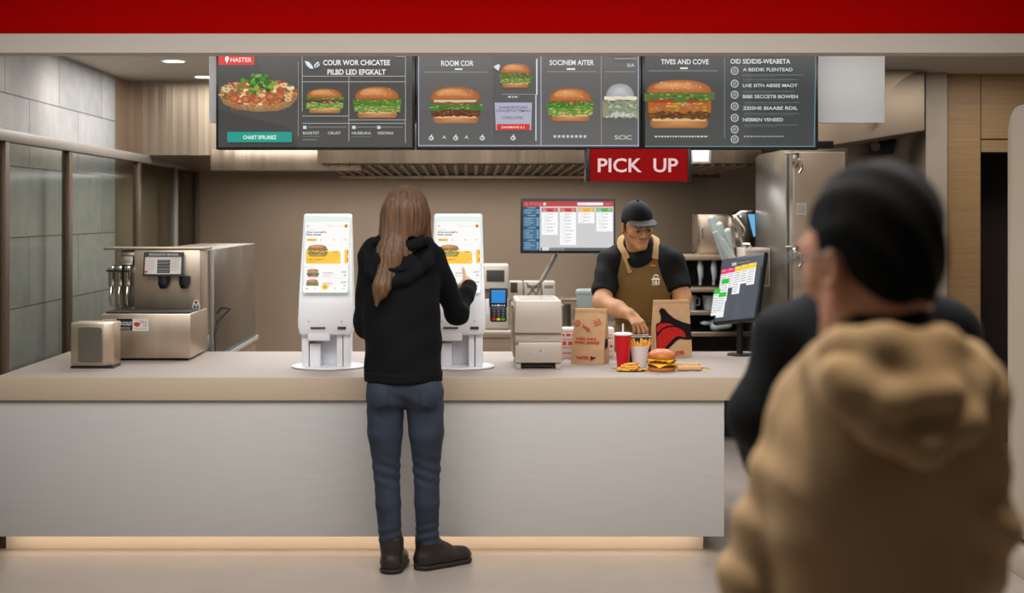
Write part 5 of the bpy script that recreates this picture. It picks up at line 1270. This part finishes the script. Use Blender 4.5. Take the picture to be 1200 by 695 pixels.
# ribbed hem and cuff
S = SDF(B+V3(-.30, -.25, .78), B+V3(.30, .25, .92), .0045)
S.cone(w_(472.5, 437, 6.13), w_(472.5, 445, 6.13), .1725, .1705, .01, 'add', ((0, 1, 0), 1.33))
S.clip(lambda X, Y, Z: np.maximum(sz(447, DW)-Z, Z-sz(434, DW))+X*0+Y*0, .01)
S.disp(lambda X, Y, Z: .0009*np.sin(380*X)+0*Y+0*Z)
S.build('hem_band', m_hoodk, hood_o, B)
# jeans
S = SDF(B+V3(-.30, -.26, .06), B+V3(.30, .30, .92), .0045)
S.ell(w_(474, 450, 6.13), (.160, .112, .10), k=.04)
for e in (-1, 1): S.ell(w_(474+e*22, 462, 6.095), (.080, .080, .090), k=.03)
S.chain([hipL, (hipL*.5+knL*.5)+V3(-.004, -.004, 0), knL, (knL*.55+anL*.45)+V3(0, -.014, 0), anL+V3(0, -.01, -.0)], [.086, .076, .058, .054, .049], .012)
S.chain([hipR, (hipR*.5+knR*.5)+V3(.004, -.004, 0), knR, (knR*.55+anR*.45)+V3(0, -.014, 0), anR+V3(0, -.01, -.0)], [.086, .076, .058, .054, .049], .012)
S.clip(lambda X, Y, Z: Z-.848+X*0+Y*0, .01)
S.clip(lambda X, Y, Z: .106-Z+.10*(X-B[0])*0+Y*0, .006)
S.disp(wr(.0024, 40, 10, 120, .3, knL[2]-.01, .07)); S.disp(wr(.0026, -44, 12, 150, .9, .16, .05)); S.disp(wr(.002, 50, -10, 90, .5, .74, .06))
je = S.build('jeans', m_jeans, woman, B)
for e, px in ((-1, 441), (1, 505)):   # back pockets
    S = SDF(w_(px, 466, 6.0)+V3(-.09, -.10, -.09), w_(px, 466, 6.0)+V3(.09, .12, .09), .004)
    S.ell(w_(474+e*22, 462, 6.095), (.0845, .0855, .0945), k=.0)
    c0 = w_(px, 464, 6.0)
    S.clip(lambda X, Y, Z: np.maximum(np.maximum(np.abs(X-c0[0])-.050, Z-(c0[2]+.05)), np.maximum((c0[2]-.062+np.abs(X-c0[0])*.35)-Z, Y-6.06)), .004)
    S.build('back_pocket', m_jeans, je, B)
for nm, hl, te, w, h in (('b', V3(anL[0]-.002, 6.09, 0), V3(anL[0]+.03, 6.335, 0), .116, .140), ('b', V3(anR[0]-.045, 6.165, 0), V3(anR[0]+.185, 6.335, 0), .114, .145)):
    sole_and_upper(woman, B, hl, te, w, h, m_boot, m_sole)
# long brown hair
S = SDF(w_(470, 300, 6.1)+V3(-.22, -.25, -.30), w_(470, 300, 6.1)+V3(.22, .22, .36), .004)
S.ell(hc+V3(0, -.015, .028), (.094, .108, .100), HM, k=.03)
S.ell(hc+V3(-.004, -.045, -.03), (.094, .070, .105), k=.04)
S.cone(hc+V3(-.018, -.055, -.02), w_(463, 300, 6.035), .088, .070, .03, 'add', ((0, 1, 0), 1.5))
S.cone(w_(461, 296, 6.03), w_(447, 338, 5.985), .056, .033, .03, 'add', ((0, 1, 0), 1.5))
S.cone(w_(447, 336, 5.985), w_(441, 357, 5.985), .031, .009, .03, 'add', ((0, 1, 0), 1.4))
S.cone(hc+V3(.062, .0, -.01), w_(499, 290, 6.15), .042, .030, .025); S.cone(w_(498, 285, 6.15), w_(499, 298, 6.17), .030, .012, .02)
S.cone(hc+V3(-.066, .02, .0), w_(450, 300, 6.06), .040, .036, .03)
S.clip(lambda X, Y, Z: -(np.sqrt(((X-w_(484, 287)[0])/.9)**2+((Y-6.03)/1.4)**2+(Z-w_(484, 285)[2])**2)-.030), .012)
ang_ = lambda X, Y: np.arctan2(Y-6.13, X-hc[0])
S.disp(lambda X, Y, Z: .0012*np.sin(34*ang_(X, Y)+9*Z+2*np.sin(7*Z))+.0012*np.sin(71*ang_(X, Y)-11*Z))
S.build('long_hair', m_hairb, woman, B, smooth=1)
# ------------------------------------------------------------------ employee behind the counter
DE = 7.84; B = V3(sx(752, DE), DE, 0)
emp = thing('person', 'person in black cap and brown apron packing food behind counter', 'person', B)
e_ = lambda px, py, D=DE: P(px, py, D)
HM = rot_fwd(180-15, 15, -4); hs = 1.0; hc = e_(747, 265, 7.67)
shl, shr = e_(713, 308, 7.80), e_(789, 308, 7.82)
elr, wri = e_(706, 354, 7.66), e_(739, 369, 7.43)
ell_, wrl = e_(800, 350, 7.74), e_(801, 382, 7.58)
S = SDF(B+V3(-.34, -.58, -.01), B+V3(.40, .20, 1.75), .0038)
q = head(S, hc, HM, hs)
S.cone(q(0, -.03, -.05), e_(750, 302, 7.80), .058, .066, .03)
S.cone(shl, shr, .056, .056, .04); S.ell(e_(751, 345, 7.82), (.165, .115, .21), k=.05); S.ell(e_(752, 405, 7.90), (.16, .115, .17), k=.05)
hl, hr = V3(B[0]-.09, 7.92, .80), V3(B[0]+.09, 7.92, .80)
for h_ in (hl, hr): S.chain([h_, V3(h_[0], 7.90, .44), V3(h_[0], 7.94, .07)], [.085, .06, .042], .04); S.cone(V3(h_[0], 7.93, .05), V3(h_[0], 7.80, .035), .036, .028, .03)
S.chain([shl, elr, elr*.45+wri*.55, wri], [.054, .050, .042, .030], .03); S.chain([shr, ell_, wrl], [.054, .047, .031], .03)
fh = e_(754, 385, 7.315)-wri
hand(S, wri, fh, V3(.1, .25, -.95), V3(.95, -.25, .05), [(.55, .75, .5), (.70, .85, .5), (.8, .9, .6), (.9, .95, .6)], 1.02, (.7, .25, .62))
hand(S, wrl, V3(-.25, -.75, -.15), V3(-.5, -.2, -.7), V3(-.7, .0, .5), [(.1, .2, .2)]*4, .85)
def lips(c):
    l = (c-hc) @ HM/hs; return (np.abs(l[:, 0]) < .021-np.abs(l[:, 2]+.065)*.6) & (np.abs(l[:, 2]+.0655) < .0105) & (l[:, 1] > .080)
S.build('body', [m_skin_m, m_lips], emp, B, paint=lambda c: lips(c).astype(int))
for e in (-1, 1):
    b = MB(); b.ball(q(e*.0325, .0785, .001), .0137*hs, 3); eb = b.build('eye', m_eyew, emp)
    for v in eb.data.vertices: v.co = v.co-Vector(B)
    b = MB(); p = q(e*.0325, .0905, -.0065); b.ball(p-B, .0047*hs, 2); b.build('iris', m_iris, eb)
    b = MB(); b.tube([q(e*.019, .0955, -.0020)-B, q(e*.032, .0965, .0005)-B, q(e*.046, .0905, -.0035)-B], [.0012, .0019, .0011], 8); b.build('eyelash_line', m_brow, emp)
    b = MB(); b.tube([q(e*.014, .0985, .0195)-B, q(e*.030, .0985, .0265)-B, q(e*.049, .086, .0215)-B], [.0036, .0042, .0018], 10); b.build('eyebrow', m_brow, emp)
# short hair under the cap
S = SDF(hc-.2, hc+.2, .004)
S.ell(hc+HM @ (V3(0, -.018, .034)*hs), V3(.0815, .0985, .084)*hs, HM)
def hairclip(X, Y, Z):
    l = [((X-hc[0])*HM[0, i]+(Y-hc[1])*HM[1, i]+(Z-hc[2])*HM[2, i])/hs for i in range(3)]
    return np.minimum(np.maximum(l[1]-.045, -l[2]-.005+.0*l[0]), np.maximum(l[1]-.010, np.maximum(-l[2]-.045, .0-1+0*l[0])) if True else 0)
S.clip(hairclip, .004)
# keep the ears free
for e in (-1, 1): S.ell(hc+HM @ (V3(e*.085, -.006, -.010)*hs), V3(.012, .024, .036)*hs, HM, .004, 'sub')
S.build('short_hair', m_hairk, emp, B)
# cap
S = SDF(hc-.22, hc+.24, .004)
S.ell(hc+HM @ (V3(0, -.010, .048)*hs), V3(.083, .104, .092)*hs, HM)
def capclip(X, Y, Z):
    l = [((X-hc[0])*HM[0, i]+(Y-hc[1])*HM[1, i]+(Z-hc[2])*HM[2, i])/hs for i in range(3)]
    return (.036+.10*l[1])-l[2]
S.clip(capclip, .006)
cap = S.build('cap_crown', m_cap, emp, B)
S = SDF(hc-.26, hc+.26, .0035)
S.ell(hc+HM @ (V3(0, .085, .05)*hs), V3(.080, .074, .045)*hs, HM)
def vis(X, Y, Z):
    l = [((X-hc[0])*HM[0, i]+(Y-hc[1])*HM[1, i]+(Z-hc[2])*HM[2, i])/hs for i in range(3)]
    zc_ = .058-.22*(l[1]-.07)-3.2*l[0]**2
    return np.maximum(np.abs(l[2]-zc_)-.0045, .055-l[1])
S.clip(vis, .003)
S.build('cap_visor', m_capv, cap, B)
b = MB(); b.ball(hc+HM @ (V3(0, -.010, .141)*hs)-B, .008, 2, sc=(1, 1, .7)); b.build('cap_button', m_cap, cap)
# tee shirt
def torso(S, g=0.0):
    S.cone(shl+V3(.02, 0, -.005), shr-V3(.02, 0, .005), .073+g, .073+g, .05)
    S.cone(e_(722, 296, 7.82), e_(779, 296, 7.83), .05+g, .05+g, .04)
    S.ell(e_(751, 340, 7.825), (.185+g, .130+g, .22+g), k=.05); S.ell(e_(752, 405, 7.90), (.178+g, .130+g, .18+g), k=.05)
S = SDF(B+V3(-.34, -.32, .70), B+V3(.36, .22, 1.50), .0042)
torso(S); S.cone(e_(749, 300, 7.79), e_(748, 288, 7.785), .100, .078, .03)
S.chain([shl, shl*.28+elr*.72], [.070, .063], .03); S.chain([shr, shr*.35+ell_*.65], [.070, .062], .03)
S.cone(shl*.40+elr*.60, shl*.27+elr*.73, .066, .066, .01); S.cone(shr*.45+ell_*.55, shr*.34+ell_*.66, .065, .065, .01)
for a_, b_, t_ in ((shl, elr, .80), (shr, ell_, .74)):
    d_ = (b_-a_)/np.linalg.norm(b_-a_); c_ = a_+(b_-a_)*t_
    S.clip(lambda X, Y, Z: np.where((X-c_[0])**2+(Y-c_[1])**2+(Z-c_[2])**2 < .14**2, (X-c_[0])*d_[0]+(Y-c_[1])*d_[1]+(Z-c_[2])*d_[2], -1), .004)
S.disp(wr(.0035, 26, 12, 40, .4)); S.disp(wr(.003, -34, 20, 24, 1.2))
tee = S.build('tee_shirt', m_tee, emp, B)
# apron
S = SDF(B+V3(-.26, -.32, .45), B+V3(.26, .10, 1.40), .0042)
torso(S, .014); S.cone(e_(752, 400, 7.87), V3(B[0], 7.86, .52), .178, .19, .05, 'add', ((0, 1, 0), 1.3))
cx_ = e_(752, 300, 7.7)[0]
def apr(X, Y, Z):
    top = e_(752, 293.5, 7.70)[2]; t_ = np.clip((e_(752, 300, 7.7)[2]-Z)/.26, 0, 1)
    half = .100+(.185-.100)*t_**1.6
    return np.maximum(np.maximum(np.abs(X-cx_+.008)-half, Z-top), np.maximum(Y-7.84, .50-Z))
S.clip(apr, .004); S.disp(wr(.003, 18, 0, 26, .2))
ap = S.build('apron', m_apron, emp, B)
S = SDF(B+V3(-.26, -.34, .7), B+V3(.26, .0, 1.0), .0042)
torso(S, .020); S.clip(lambda X, Y, Z: np.maximum(np.maximum(np.abs(X-cx_-.0)-.125, np.abs(Z-.90)-.075), Y-7.80), .004)
S.build('apron_pocket', m_apron, ap, B)
from mathutils.bvhtree import BVHTree
def bvh_of(*obs):
    vs, fs = [], []
    for o in obs:
        b0 = len(vs); vs += [v.co.copy() for v in o.data.vertices]; fs += [tuple(b0+i for i in p.vertices) for p in o.data.polygons]
    return BVHTree.FromPolygons(vs, fs)
def ribbon(name, m, par, surf, front, rear=(), w=.034, th=.006, lift=.002):
    """flat strap: `front` points are dropped onto the clothing from the front, `rear` points are (point, normal)"""
    pts, nrm = [], []
    for px, py in front:
        p = e_(px, py, 7.7)-B; hit = surf.ray_cast(Vector((p[0], -.9, p[2])), Vector((0, 1, 0)))
        n_ = hit[1].normalized(); n_ = n_ if n_.y < 0 else -n_; pts.append(hit[0]+n_*lift); nrm.append(n_)
    for p, n_ in rear: pts.append(Vector(p-B)); nrm.append(Vector(n_).normalized())
    P_, N_ = [], []
    for i in range(len(pts)-1):
        a0, a1, a2, a3 = pts[max(i-1, 0)], pts[i], pts[i+1], pts[min(i+2, len(pts)-1)]
        for t in np.linspace(0, 1, 6)[:-1]:
            P_.append(.5*((2*a1)+(a2-a0)*t+(2*a0-5*a1+4*a2-a3)*t*t+(3*a1-a0-3*a2+a3)*t**3)); N_.append(nrm[i].lerp(nrm[i+1], t).normalized())
    P_.append(pts[-1]); N_.append(nrm[-1]); vs = []; fs = []
    for i, (p, n_) in enumerate(zip(P_, N_)):
        d = (P_[min(i+1, len(P_)-1)]-P_[max(i-1, 0)]).normalized(); sd = d.cross(n_).normalized()
        vs += [p-sd*w/2, p+sd*w/2, p+sd*w/2+n_*th, p-sd*w/2+n_*th]
    for i in range(len(P_)-1):
        for k in range(4): l = (k+1) % 4; fs.append((4*i+k, 4*i+l, 4*i+4+l, 4*i+4+k))
    n4 = 4*(len(P_)-1); fs += [(3, 2, 1, 0), (n4, n4+1, n4+2, n4+3)]
    return MB().add(vs, fs).build(name, m, par)
SB = bvh_of(tee, ap)
U_ = (0, -.3, 1)
ribbon('neck_strap', m_strap, ap, SB, [(736, 304), (732, 296), (729, 289)], [(e_(728, 280, 7.83), (-.2, -.5, .8)), (e_(734, 274, 7.885), (-.3, .3, .8))])
ribbon('neck_strap', m_strap, ap, SB, [(768, 304), (769, 296), (770, 289)], [(e_(769, 281, 7.84), (.2, -.5, .8)), (e_(763, 275, 7.89), (.3, .3, .8))])
ribbon('strap_loop', m_strap, ap, SB, [(731, 298), (734, 308), (737, 316)], [], .018, .004, .008)
p = e_(737.5, 317.5, 7.7)-B; hit = SB.ray_cast(Vector((p[0], -.9, p[2])), Vector((0, 1, 0)))[0]
MB().cyl(hit+Vector((0, -.004, 0)), hit+Vector((0, -.02, 0)), .012, n=20).build('strap_button', m_strap, ap)
a = Art(0, 0, .00115, .0002)
CRM = (236, 226, 206)
a.poly([(-22, -8), (-12, -14), (-11, -24), (-2, -30), (12, -27), (15, -17), (10, -16), (8, -22), (-2, -25), (-7, -21), (-6, -12), (4, -14), (20, -10), (20, -4), (-22, -2)], CRM)
a.poly([(-17, 0), (-10, 0), (-10, 12), (-17, 12)], CRM); a.poly([(-4, -1), (4, -1), (4, 12), (9, 12), (9, 16), (-8, 16), (-8, 12), (-4, 12)], CRM); a.poly([(11, -1), (17, -1), (17, 14), (12, 14)], CRM); a.line(-19, 20, 19, 18, 2.5, CRM); a.line(-19, 12, -19, 20, 2, CRM); a.scribble(-16, 25, 30, 1.6, (176, 150, 100))
lg = a.build('chest_logo', M_PRINT, ap)
# lay the logo and the name tag on the apron front
from mathutils.bvhtree import BVHTree
def lay_on(o, surf, at, out=.0016):
    bv = BVHTree.FromPolygons([v.co for v in surf.data.vertices], [p.vertices for p in surf.data.polygons])
    for v in o.data.vertices:
        p = Vector((at[0]+v.co.x, -1.0, at[2]+v.co.z)); hit = bv.ray_cast(p, Vector((0, 1, 0)))
        v.co = (p.x, (hit[0].y if hit[0] else at[1])-out+v.co.y, p.z)
lay_on(lg, ap, e_(769, 329, 7.68)-B)
a = Art(0, 0, .001); 
for i in range(8): a.rect(-17+i*4.3, -4, -12.6+i*4.3, 4, (196, 84, 62))
a.scribble(-14, -1.2, 28, 2, (230, 180, 160)); tg_ = a.build('name_tag', M_PRINT, ap); lay_on(tg_, ap, e_(766, 311.5, 7.68)-B)
# trousers and shoes
S = SDF(B+V3(-.26, -.2, .05), B+V3(.26, .25, .95), .006)
S.ell(V3(B[0], 7.91, .85), (.172, .125, .12), k=.04)
for h_ in (hl, hr): S.chain([h_, V3(h_[0], 7.90, .44), V3(h_[0], 7.94, .11)], [.098, .075, .06], .04)
S.clip(lambda X, Y, Z: .10-Z+X*0+Y*0, .005); S.build('trousers', m_trs, emp, B)
for h_ in (hl, hr): sole_and_upper(emp, B, V3(h_[0], 7.985, 0), V3(h_[0], 7.72, 0), .10, .105, m_shoe, m_sole, 'shoe')
# ------------------------------------------------------------------ foreground man in tan hoodie
DF = 2.0; B = V3(sx(1022, DF), DF, 0)
man = thing('person', 'person with short black hair and glasses in a tan hoodie', 'person', B)
f_ = lambda px, py, D=DF: P(px, py, D)
HM = rot_fwd(-27, 6); hs = 1.02; hc = f_(1018, 308, 2.02)
SHL, SHR = f_(958, 478, 2.06), f_(1128, 470, 1.99)
ELL, WRL = f_(888, 682, 2.07), f_(905, 765, 2.22)
ELR, WRR = f_(1142, 605, 2.0), f_(1112, 745, 2.14)
S = SDF(B+V3(-.34, -.25, -.01), B+V3(.34, .42, 1.70), .005)
q = head(S, hc, HM, hs)
S.cone(q(0, -.032, -.05), f_(1036, 425, 2.0), .060, .066, .03)
S.cone(SHL, SHR, .040, .040, .03); S.ell(f_(1028, 560, 2.03), (.12, .08, .20), k=.03); S.ell(f_(1026, 720, 2.03), (.12, .085, .16), k=.03)
HL, HR = V3(B[0]-.09, 2.03, .86), V3(B[0]+.09, 2.03, .86)
for h_ in (HL, HR): S.chain([h_, V3(h_[0], 2.02, .47), V3(h_[0], 2.0, .07)], [.062, .05, .038], .02); S.cone(V3(h_[0], 2.0, .05), V3(h_[0]-.03, 2.15, .035), .036, .028, .03)
S.chain([SHL, ELL, WRL], [.042, .036, .026], .015); S.chain([SHR, ELR, WRR], [.042, .036, .026], .015)
hand(S, WRL, V3(.2, .7, -.3), V3(.6, -.2, -.5), V3(.3, .3, .8), [(.3, .5, .4)]*4); hand(S, WRR, V3(-.3, .7, -.3), V3(-.6, -.2, -.5), V3(-.3, .3, .8), [(.3, .5, .4)]*4)
S.build('body', m_skin_f, man, B)
for e in (-1, 1):
    eb = MB().ball(q(e*.0325, .0785, .001)-B, .0137*hs, 3).build('eye', m_eyew, man); MB().ball(q(e*.0325, .0890, .0)-B, .0050*hs, 2).build('iris', m_iris, eb)
S = SDF(hc-.19, hc+.19, .004)
S.ell(hc+HM @ (V3(0, -.020, .048)*hs), V3(.083, .102, .093)*hs, HM)
S.ell(hc+HM @ (V3(0, -.058, -.012)*hs), V3(.064, .054, .068)*hs, HM, k=.03)
def mh(X, Y, Z):
    l = [((X-hc[0])*HM[0, i]+(Y-hc[1])*HM[1, i]+(Z-hc[2])*HM[2, i])/hs for i in range(3)]
    return np.maximum(np.where(l[1] > .02, .035-l[2]+(l[1]-.02)*.5, -.062-l[2]-0*l[0]), np.where(np.abs(l[0]) > .05, np.maximum(-l[2]+.012, -l[1]-.028)*1.0-.0, -1)*np.where(l[1] < -.028, 0, 1)-np.where(l[1] < -.028, .02, 0))
S.clip(mh, .006); S.disp(wr(.002, 90, 70, 60, .2))
S.build('short_hair', m_hairk, man, B)
# glasses
b = MB()
for e in (-1, 1): b.tube([q(e*.078, -.005, .012)-B, q(e*.078, .06, .012)-B, q(e*.068, .118, .010)-B], .0026, 8)
for e in (-1, 1):
    c_ = V3(e*.034, .121, -.002); b.tube([q(c_[0]+.029*math.cos(i*.3927), c_[1]-.006*abs(math.cos(i*.3927)), c_[2]+.021*math.sin(i*.3927))-B for i in range(17)], .002, 8)
b.tube([q(-.006, .121, .002)-B, q(.006, .121, .002)-B], .002, 8); b.build('glasses', m_black, man)
# dark under-collar
S = SDF(f_(1036, 400)-.15, f_(1036, 400)+.15, .004)
n0, n1 = q(0, -.032, -.05), f_(1036, 425, 2.0)
S.cone(n0*.55+n1*.45, n0*-.1+n1*1.1, .069, .088, .02); S.disp(wr(.0015, 40, 30, 20))
S.build('black_collar', m_jack, man, B)
# hoodie
S = SDF(B+V3(-.32, -.24, .72), B+V3(.32, .40, 1.46), .005)
S.ell(f_(1030, 560, 2.02), (.158, .125, .22), k=.04); S.cone(f_(1030, 590, 2.02), f_(1026, 860, 2.03), .150, .152, .04, 'add', ((.1, 1, 0), 1.25))
S.cone(SHL+V3(.01, 0, 0), SHR-V3(.01, 0, 0), .066, .066, .03); S.cone(f_(985, 448, 2.04), f_(1100, 442, 2.0), .056, .056, .03)
S.chain([SHL, ELL, WRL], [.070, .058, .048], .014); S.chain([SHR, ELR, WRR], [.068, .058, .048], .014)
# the hood: rolled rim around the neck and a soft bag on the back
ring = [f_(960, 420, 2.03), f_(985, 408, 1.945), f_(1040, 407, 1.905), f_(1100, 408, 1.92), f_(1135, 424, 1.985), f_(1128, 440, 2.08), f_(1040, 452, 2.12), f_(965, 440, 2.10)]
HS = SDF(f_(1050, 460)-V3(.2, .25, .16), f_(1050, 460)+V3(.2, .2, .14), .0045)
HS.chain(ring, [.022, .026, .029, .028, .026, .022, .022, .022], .02)
HS.chain([f_(962, 428, 2.0), f_(990, 462, 1.915), f_(1035, 502, 1.885), f_(1086, 520, 1.875), f_(1126, 494, 1.885), f_(1146, 440, 1.95)], [.028, .028, .028, .030, .028, .026], .02)
HS.ell(f_(1062, 462, 1.90), (.095, .036, .062), k=.02); HS.chain([f_(985, 436, 1.91), f_(1050, 470, 1.865), f_(1110, 460, 1.87)], [.022, .026, .022], .012)
HS.ell(f_(1056, 448, 1.935), (.105, .058, .052), k=.03)
HS.disp(wr(.0022, 40, 10, 36, .8)); HS.clip(lambda X, Y, Z: -(np.sqrt((X-n1[0])**2+((Y-2.005)*1.0)**2+((Z-f_(0, 392)[2])*.8)**2)-.080), .01)
S.clip(lambda X, Y, Z: -(np.sqrt((X-n1[0])**2+((Y-2.005)*1.0)**2+((Z-f_(0, 392)[2])*.8)**2)-.078), .014)
S.clip(lambda X, Y, Z: .865-Z+X*0+Y*0, .012)
S.disp(wr(.004, 20, 6, 14, .4)); S.disp(wr(.004, -26, 8, 18, 1.2))
def arm_folds(X, Y, Z): return .0055*np.sin(70*Z+34*X+1.0)*np.exp(-((Z-1.12)/.13)**2)*np.clip((np.abs(X-B[0])-.10)/.04, 0, 1)
S.disp(arm_folds)
hm_o = S.build('hoodie', m_tanhood, man, B)
HS.build('hood', m_tanhood, hm_o, B)
S = SDF(B+V3(-.26, -.2, .05), B+V3(.26, .25, 1.0), .007)
S.ell(V3(B[0], 2.03, .89), (.150, .108, .11), k=.03)
for h_ in (HL, HR): S.chain([h_, V3(h_[0], 2.02, .47), V3(h_[0], 2.0, .11)], [.078, .068, .058], .02)
S.clip(lambda X, Y, Z: .10-Z+X*0+Y*0, .005); S.build('trousers', m_trs, man, B)
for h_ in (HL, HR): sole_and_upper(man, B, V3(h_[0]+.01, 1.93, 0), V3(h_[0]-.04, 2.19, 0), .10, .105, m_shoe, m_sole, 'shoe')
# ------------------------------------------------------------------ person in a black jacket further ahead
DJ = 2.95; B = V3(sx(1012, DJ), DJ, 0)
jac = thing('person', 'person in black jacket standing between the tan hoodie and counter', 'person', B)
j_ = lambda px, py, D=DJ: P(px, py, D)
HM = rot_fwd(-8, 14); hc = j_(1020, 268, 3.0)
SHL, SHR = j_(928, 394, 2.98), j_(1104, 396, 2.94)
ELL, WRL = j_(893, 490, 2.98), j_(900, 545, 3.13)
ELR, WRR = j_(1112, 520, 2.96), j_(1095, 560, 3.14)
S = SDF(B+V3(-.36, -.25, -.01), B+V3(.36, .45, 1.75), .0055)
q = head(S, hc, HM, .95)
S.cone(q(0, -.03, -.05), j_(1015, 372, 2.96), .056, .062, .03)
S.cone(SHL, SHR, .045, .045, .03); S.ell(j_(1012, 460, 2.96), (.13, .09, .2), k=.03); S.ell(j_(1012, 560, 2.97), (.13, .09, .18), k=.03)
HL, HR = V3(B[0]-.09, 2.97, .88), V3(B[0]+.09, 2.97, .88)
for h_ in (HL, HR): S.chain([h_, V3(h_[0], 2.96, .47), V3(h_[0], 2.95, .07)], [.062, .05, .038], .02); S.cone(V3(h_[0], 2.95, .05), V3(h_[0], 3.1, .035), .036, .028, .03)
S.chain([SHL, ELL, WRL], [.044, .038, .026], .015); S.chain([SHR, ELR, WRR], [.044, .038, .026], .015)
hand(S, WRL, V3(.5, .7, .0), V3(.5, -.4, -.5), V3(.1, .2, .9), [(.3, .5, .4)]*4); hand(S, WRR, V3(-.5, .7, .0), V3(-.5, -.4, -.5), V3(-.1, .2, .9), [(.3, .5, .4)]*4)
S.build('body', m_skin_f, jac, B)
for e in (-1, 1):
    eb = MB().ball(q(e*.0325, .0785, .001)-B, .0137*.95, 3).build('eye', m_eyew, jac); MB().ball(q(e*.0325, .0890, .0)-B, .0048, 2).build('iris', m_iris, eb)
S = SDF(hc-.18, hc+.18, .005)
S.ell(hc+HM @ V3(0, -.02, .036), (.082, .098, .086), HM); S.ell(hc+HM @ V3(0, -.055, -.02), (.066, .055, .07), HM, k=.03)
def jh(X, Y, Z):
    l = [((X-hc[0])*HM[0, i]+(Y-hc[1])*HM[1, i]+(Z-hc[2])*HM[2, i]) for i in range(3)]
    return np.where(l[1] > .01, .04-l[2]+l[1]*.3, -.075-l[2]+0*l[0])
S.clip(jh, .006); S.build('short_hair', m_hairk, jac, B)
S = SDF(B+V3(-.38, -.25, .70), B+V3(.38, .40, 1.50), .0055)
S.ell(j_(1012, 455, 2.96), (.175, .13, .22), k=.05); S.cone(j_(1012, 480, 2.96), j_(1012, 640, 2.97), .17, .172, .04, 'add', ((0, 1, 0), 1.3))
S.cone(SHL+V3(.01, 0, 0), SHR-V3(.01, 0, 0), .076, .076, .04); S.cone(j_(966, 378, 2.97), j_(1064, 378, 2.95), .066, .066, .04); S.cone(j_(1015, 375, 2.96), j_(1015, 345, 2.98), .085, .072, .03)
S.chain([SHL, ELL, WRL], [.076, .068, .055], .02); S.chain([SHR, ELR, WRR], [.076, .068, .055], .02)
S.clip(lambda X, Y, Z: .78-Z+X*0+Y*0, .01); S.disp(wr(.006, 18, 8, 24, .6))
S.build('jacket', m_jack, jac, B)
S = SDF(B+V3(-.26, -.2, .05), B+V3(.26, .25, 1.0), .007)
S.ell(V3(B[0], 2.97, .90), (.152, .108, .11), k=.03)
for h_ in (HL, HR): S.chain([h_, V3(h_[0], 2.96, .47), V3(h_[0], 2.95, .11)], [.078, .068, .058], .02)
S.clip(lambda X, Y, Z: .10-Z+X*0+Y*0, .005); S.build('trousers', m_trs, jac, B)
for h_ in (HL, HR): sole_and_upper(jac, B, V3(h_[0], 2.885, 0), V3(h_[0], 3.14, 0), .10, .105, m_shoe, m_sole, 'shoe')
# ------------------------------------------------------------------ light, world, camera
def area(name, loc, size, power, col=(247, 248, 250), rot=(0, 0, 0), sy=None, spread=180):
    l = bpy.data.lights.new(name, 'AREA'); l.energy = power; l.color = lin(col); l.size = size
    l.spread = R(spread)
    if sy: l.shape = 'RECTANGLE'; l.size_y = sy
    o = bpy.data.objects.new(name, l); COL.objects.link(o); o.location = loc; o.rotation_euler = rot
    return o
def spot(name, loc, power, ang, blend, col, tgt, r=.05):
    l = bpy.data.lights.new(name, 'SPOT'); l.energy = power; l.color = lin(col); l.spot_size = R(ang); l.spot_blend = blend; l.shadow_soft_size = r
    o = bpy.data.objects.new(name, l); COL.objects.link(o); o.location = loc
    o.rotation_euler = (Vector(tgt)-Vector(loc)).to_track_quat('-Z', 'Y').to_euler()
    return o
W = bpy.data.worlds.new('hall_light'); SC.world = W; W.use_nodes = True
bg = W.node_tree.nodes['Background']; bg.inputs['Color'].default_value = (*lin((255, 248, 240)), 1); bg.inputs['Strength'].default_value = .06
area('hall_panel_light', (.1, 4.1, 2.9), 4.4, 140, sy=2.0)
area('hall_front_light', (.6, 2.9, 2.9), 2.0, 30, sy=.7)
area('hall_side_fill', (-1.4, 3.0, 2.9), 1.6, 30, sy=1.2)  # added fill for the counter front and the near sleeve
spot('queue_top_fill', (.60, 1.86, 2.9), 88, 60, 1.0, (255, 244, 230), (.59, 2.02, 1.3), .12)  # added spot brightening the tan hood and shoulders from above
area('counter_linear_light', (.3, 6.85, 2.44), 4.2, 24, rot=(R(28), 0, 0), sy=.3)
area('kitchen_panel_light', (0, 8.4, 2.44), 4.2, 115, sy=1.4)
area('rear_wall_fill', (-.2, 10.2, 1.84), 3.2, 46, sy=.8)  # added fill under the hood, spread wide to even out the rear wall
area('rear_right_fill', (3.1, 8.2, 2.44), 1.0, 13, sy=.6)  # added fill that lifts the dark rear right corner
spot('downlight_beam', (-2.02, 7.7, 2.44), 14, 140, 1.0, (255, 244, 230), (-2.3, 7.7, 1.8), .15)
spot('tile_wash', (-2.03, 6.9, 2.44), 5, 140, 1.0, (255, 244, 230), (-2.3, 6.9, 1.8), .15)
cam = bpy.data.cameras.new('camera'); co = bpy.data.objects.new('camera', cam); COL.objects.link(co)
co.location = (0, 0, EYE); co.rotation_euler = (R(90), 0, 0)
cam.sensor_width = 36; cam.lens = 36*F/1200; cam.shift_x = 50/1200; cam.shift_y = -97.5/1200
cam.clip_start = .05; cam.dof.use_dof = True; cam.dof.focus_distance = 6.9; cam.dof.aperture_fstop = 2.2
SC.camera = co
SC.view_settings.view_transform = 'Standard'; SC.view_settings.look = 'None'; SC.view_settings.gamma = 1; SC.view_settings.use_curve_mapping = False
SC.view_settings.exposure = 0.0
SC.cycles.use_denoising = True; SC.cycles.max_bounces = 8; SC.cycles.caustics_reflective = False; SC.cycles.caustics_refractive = False
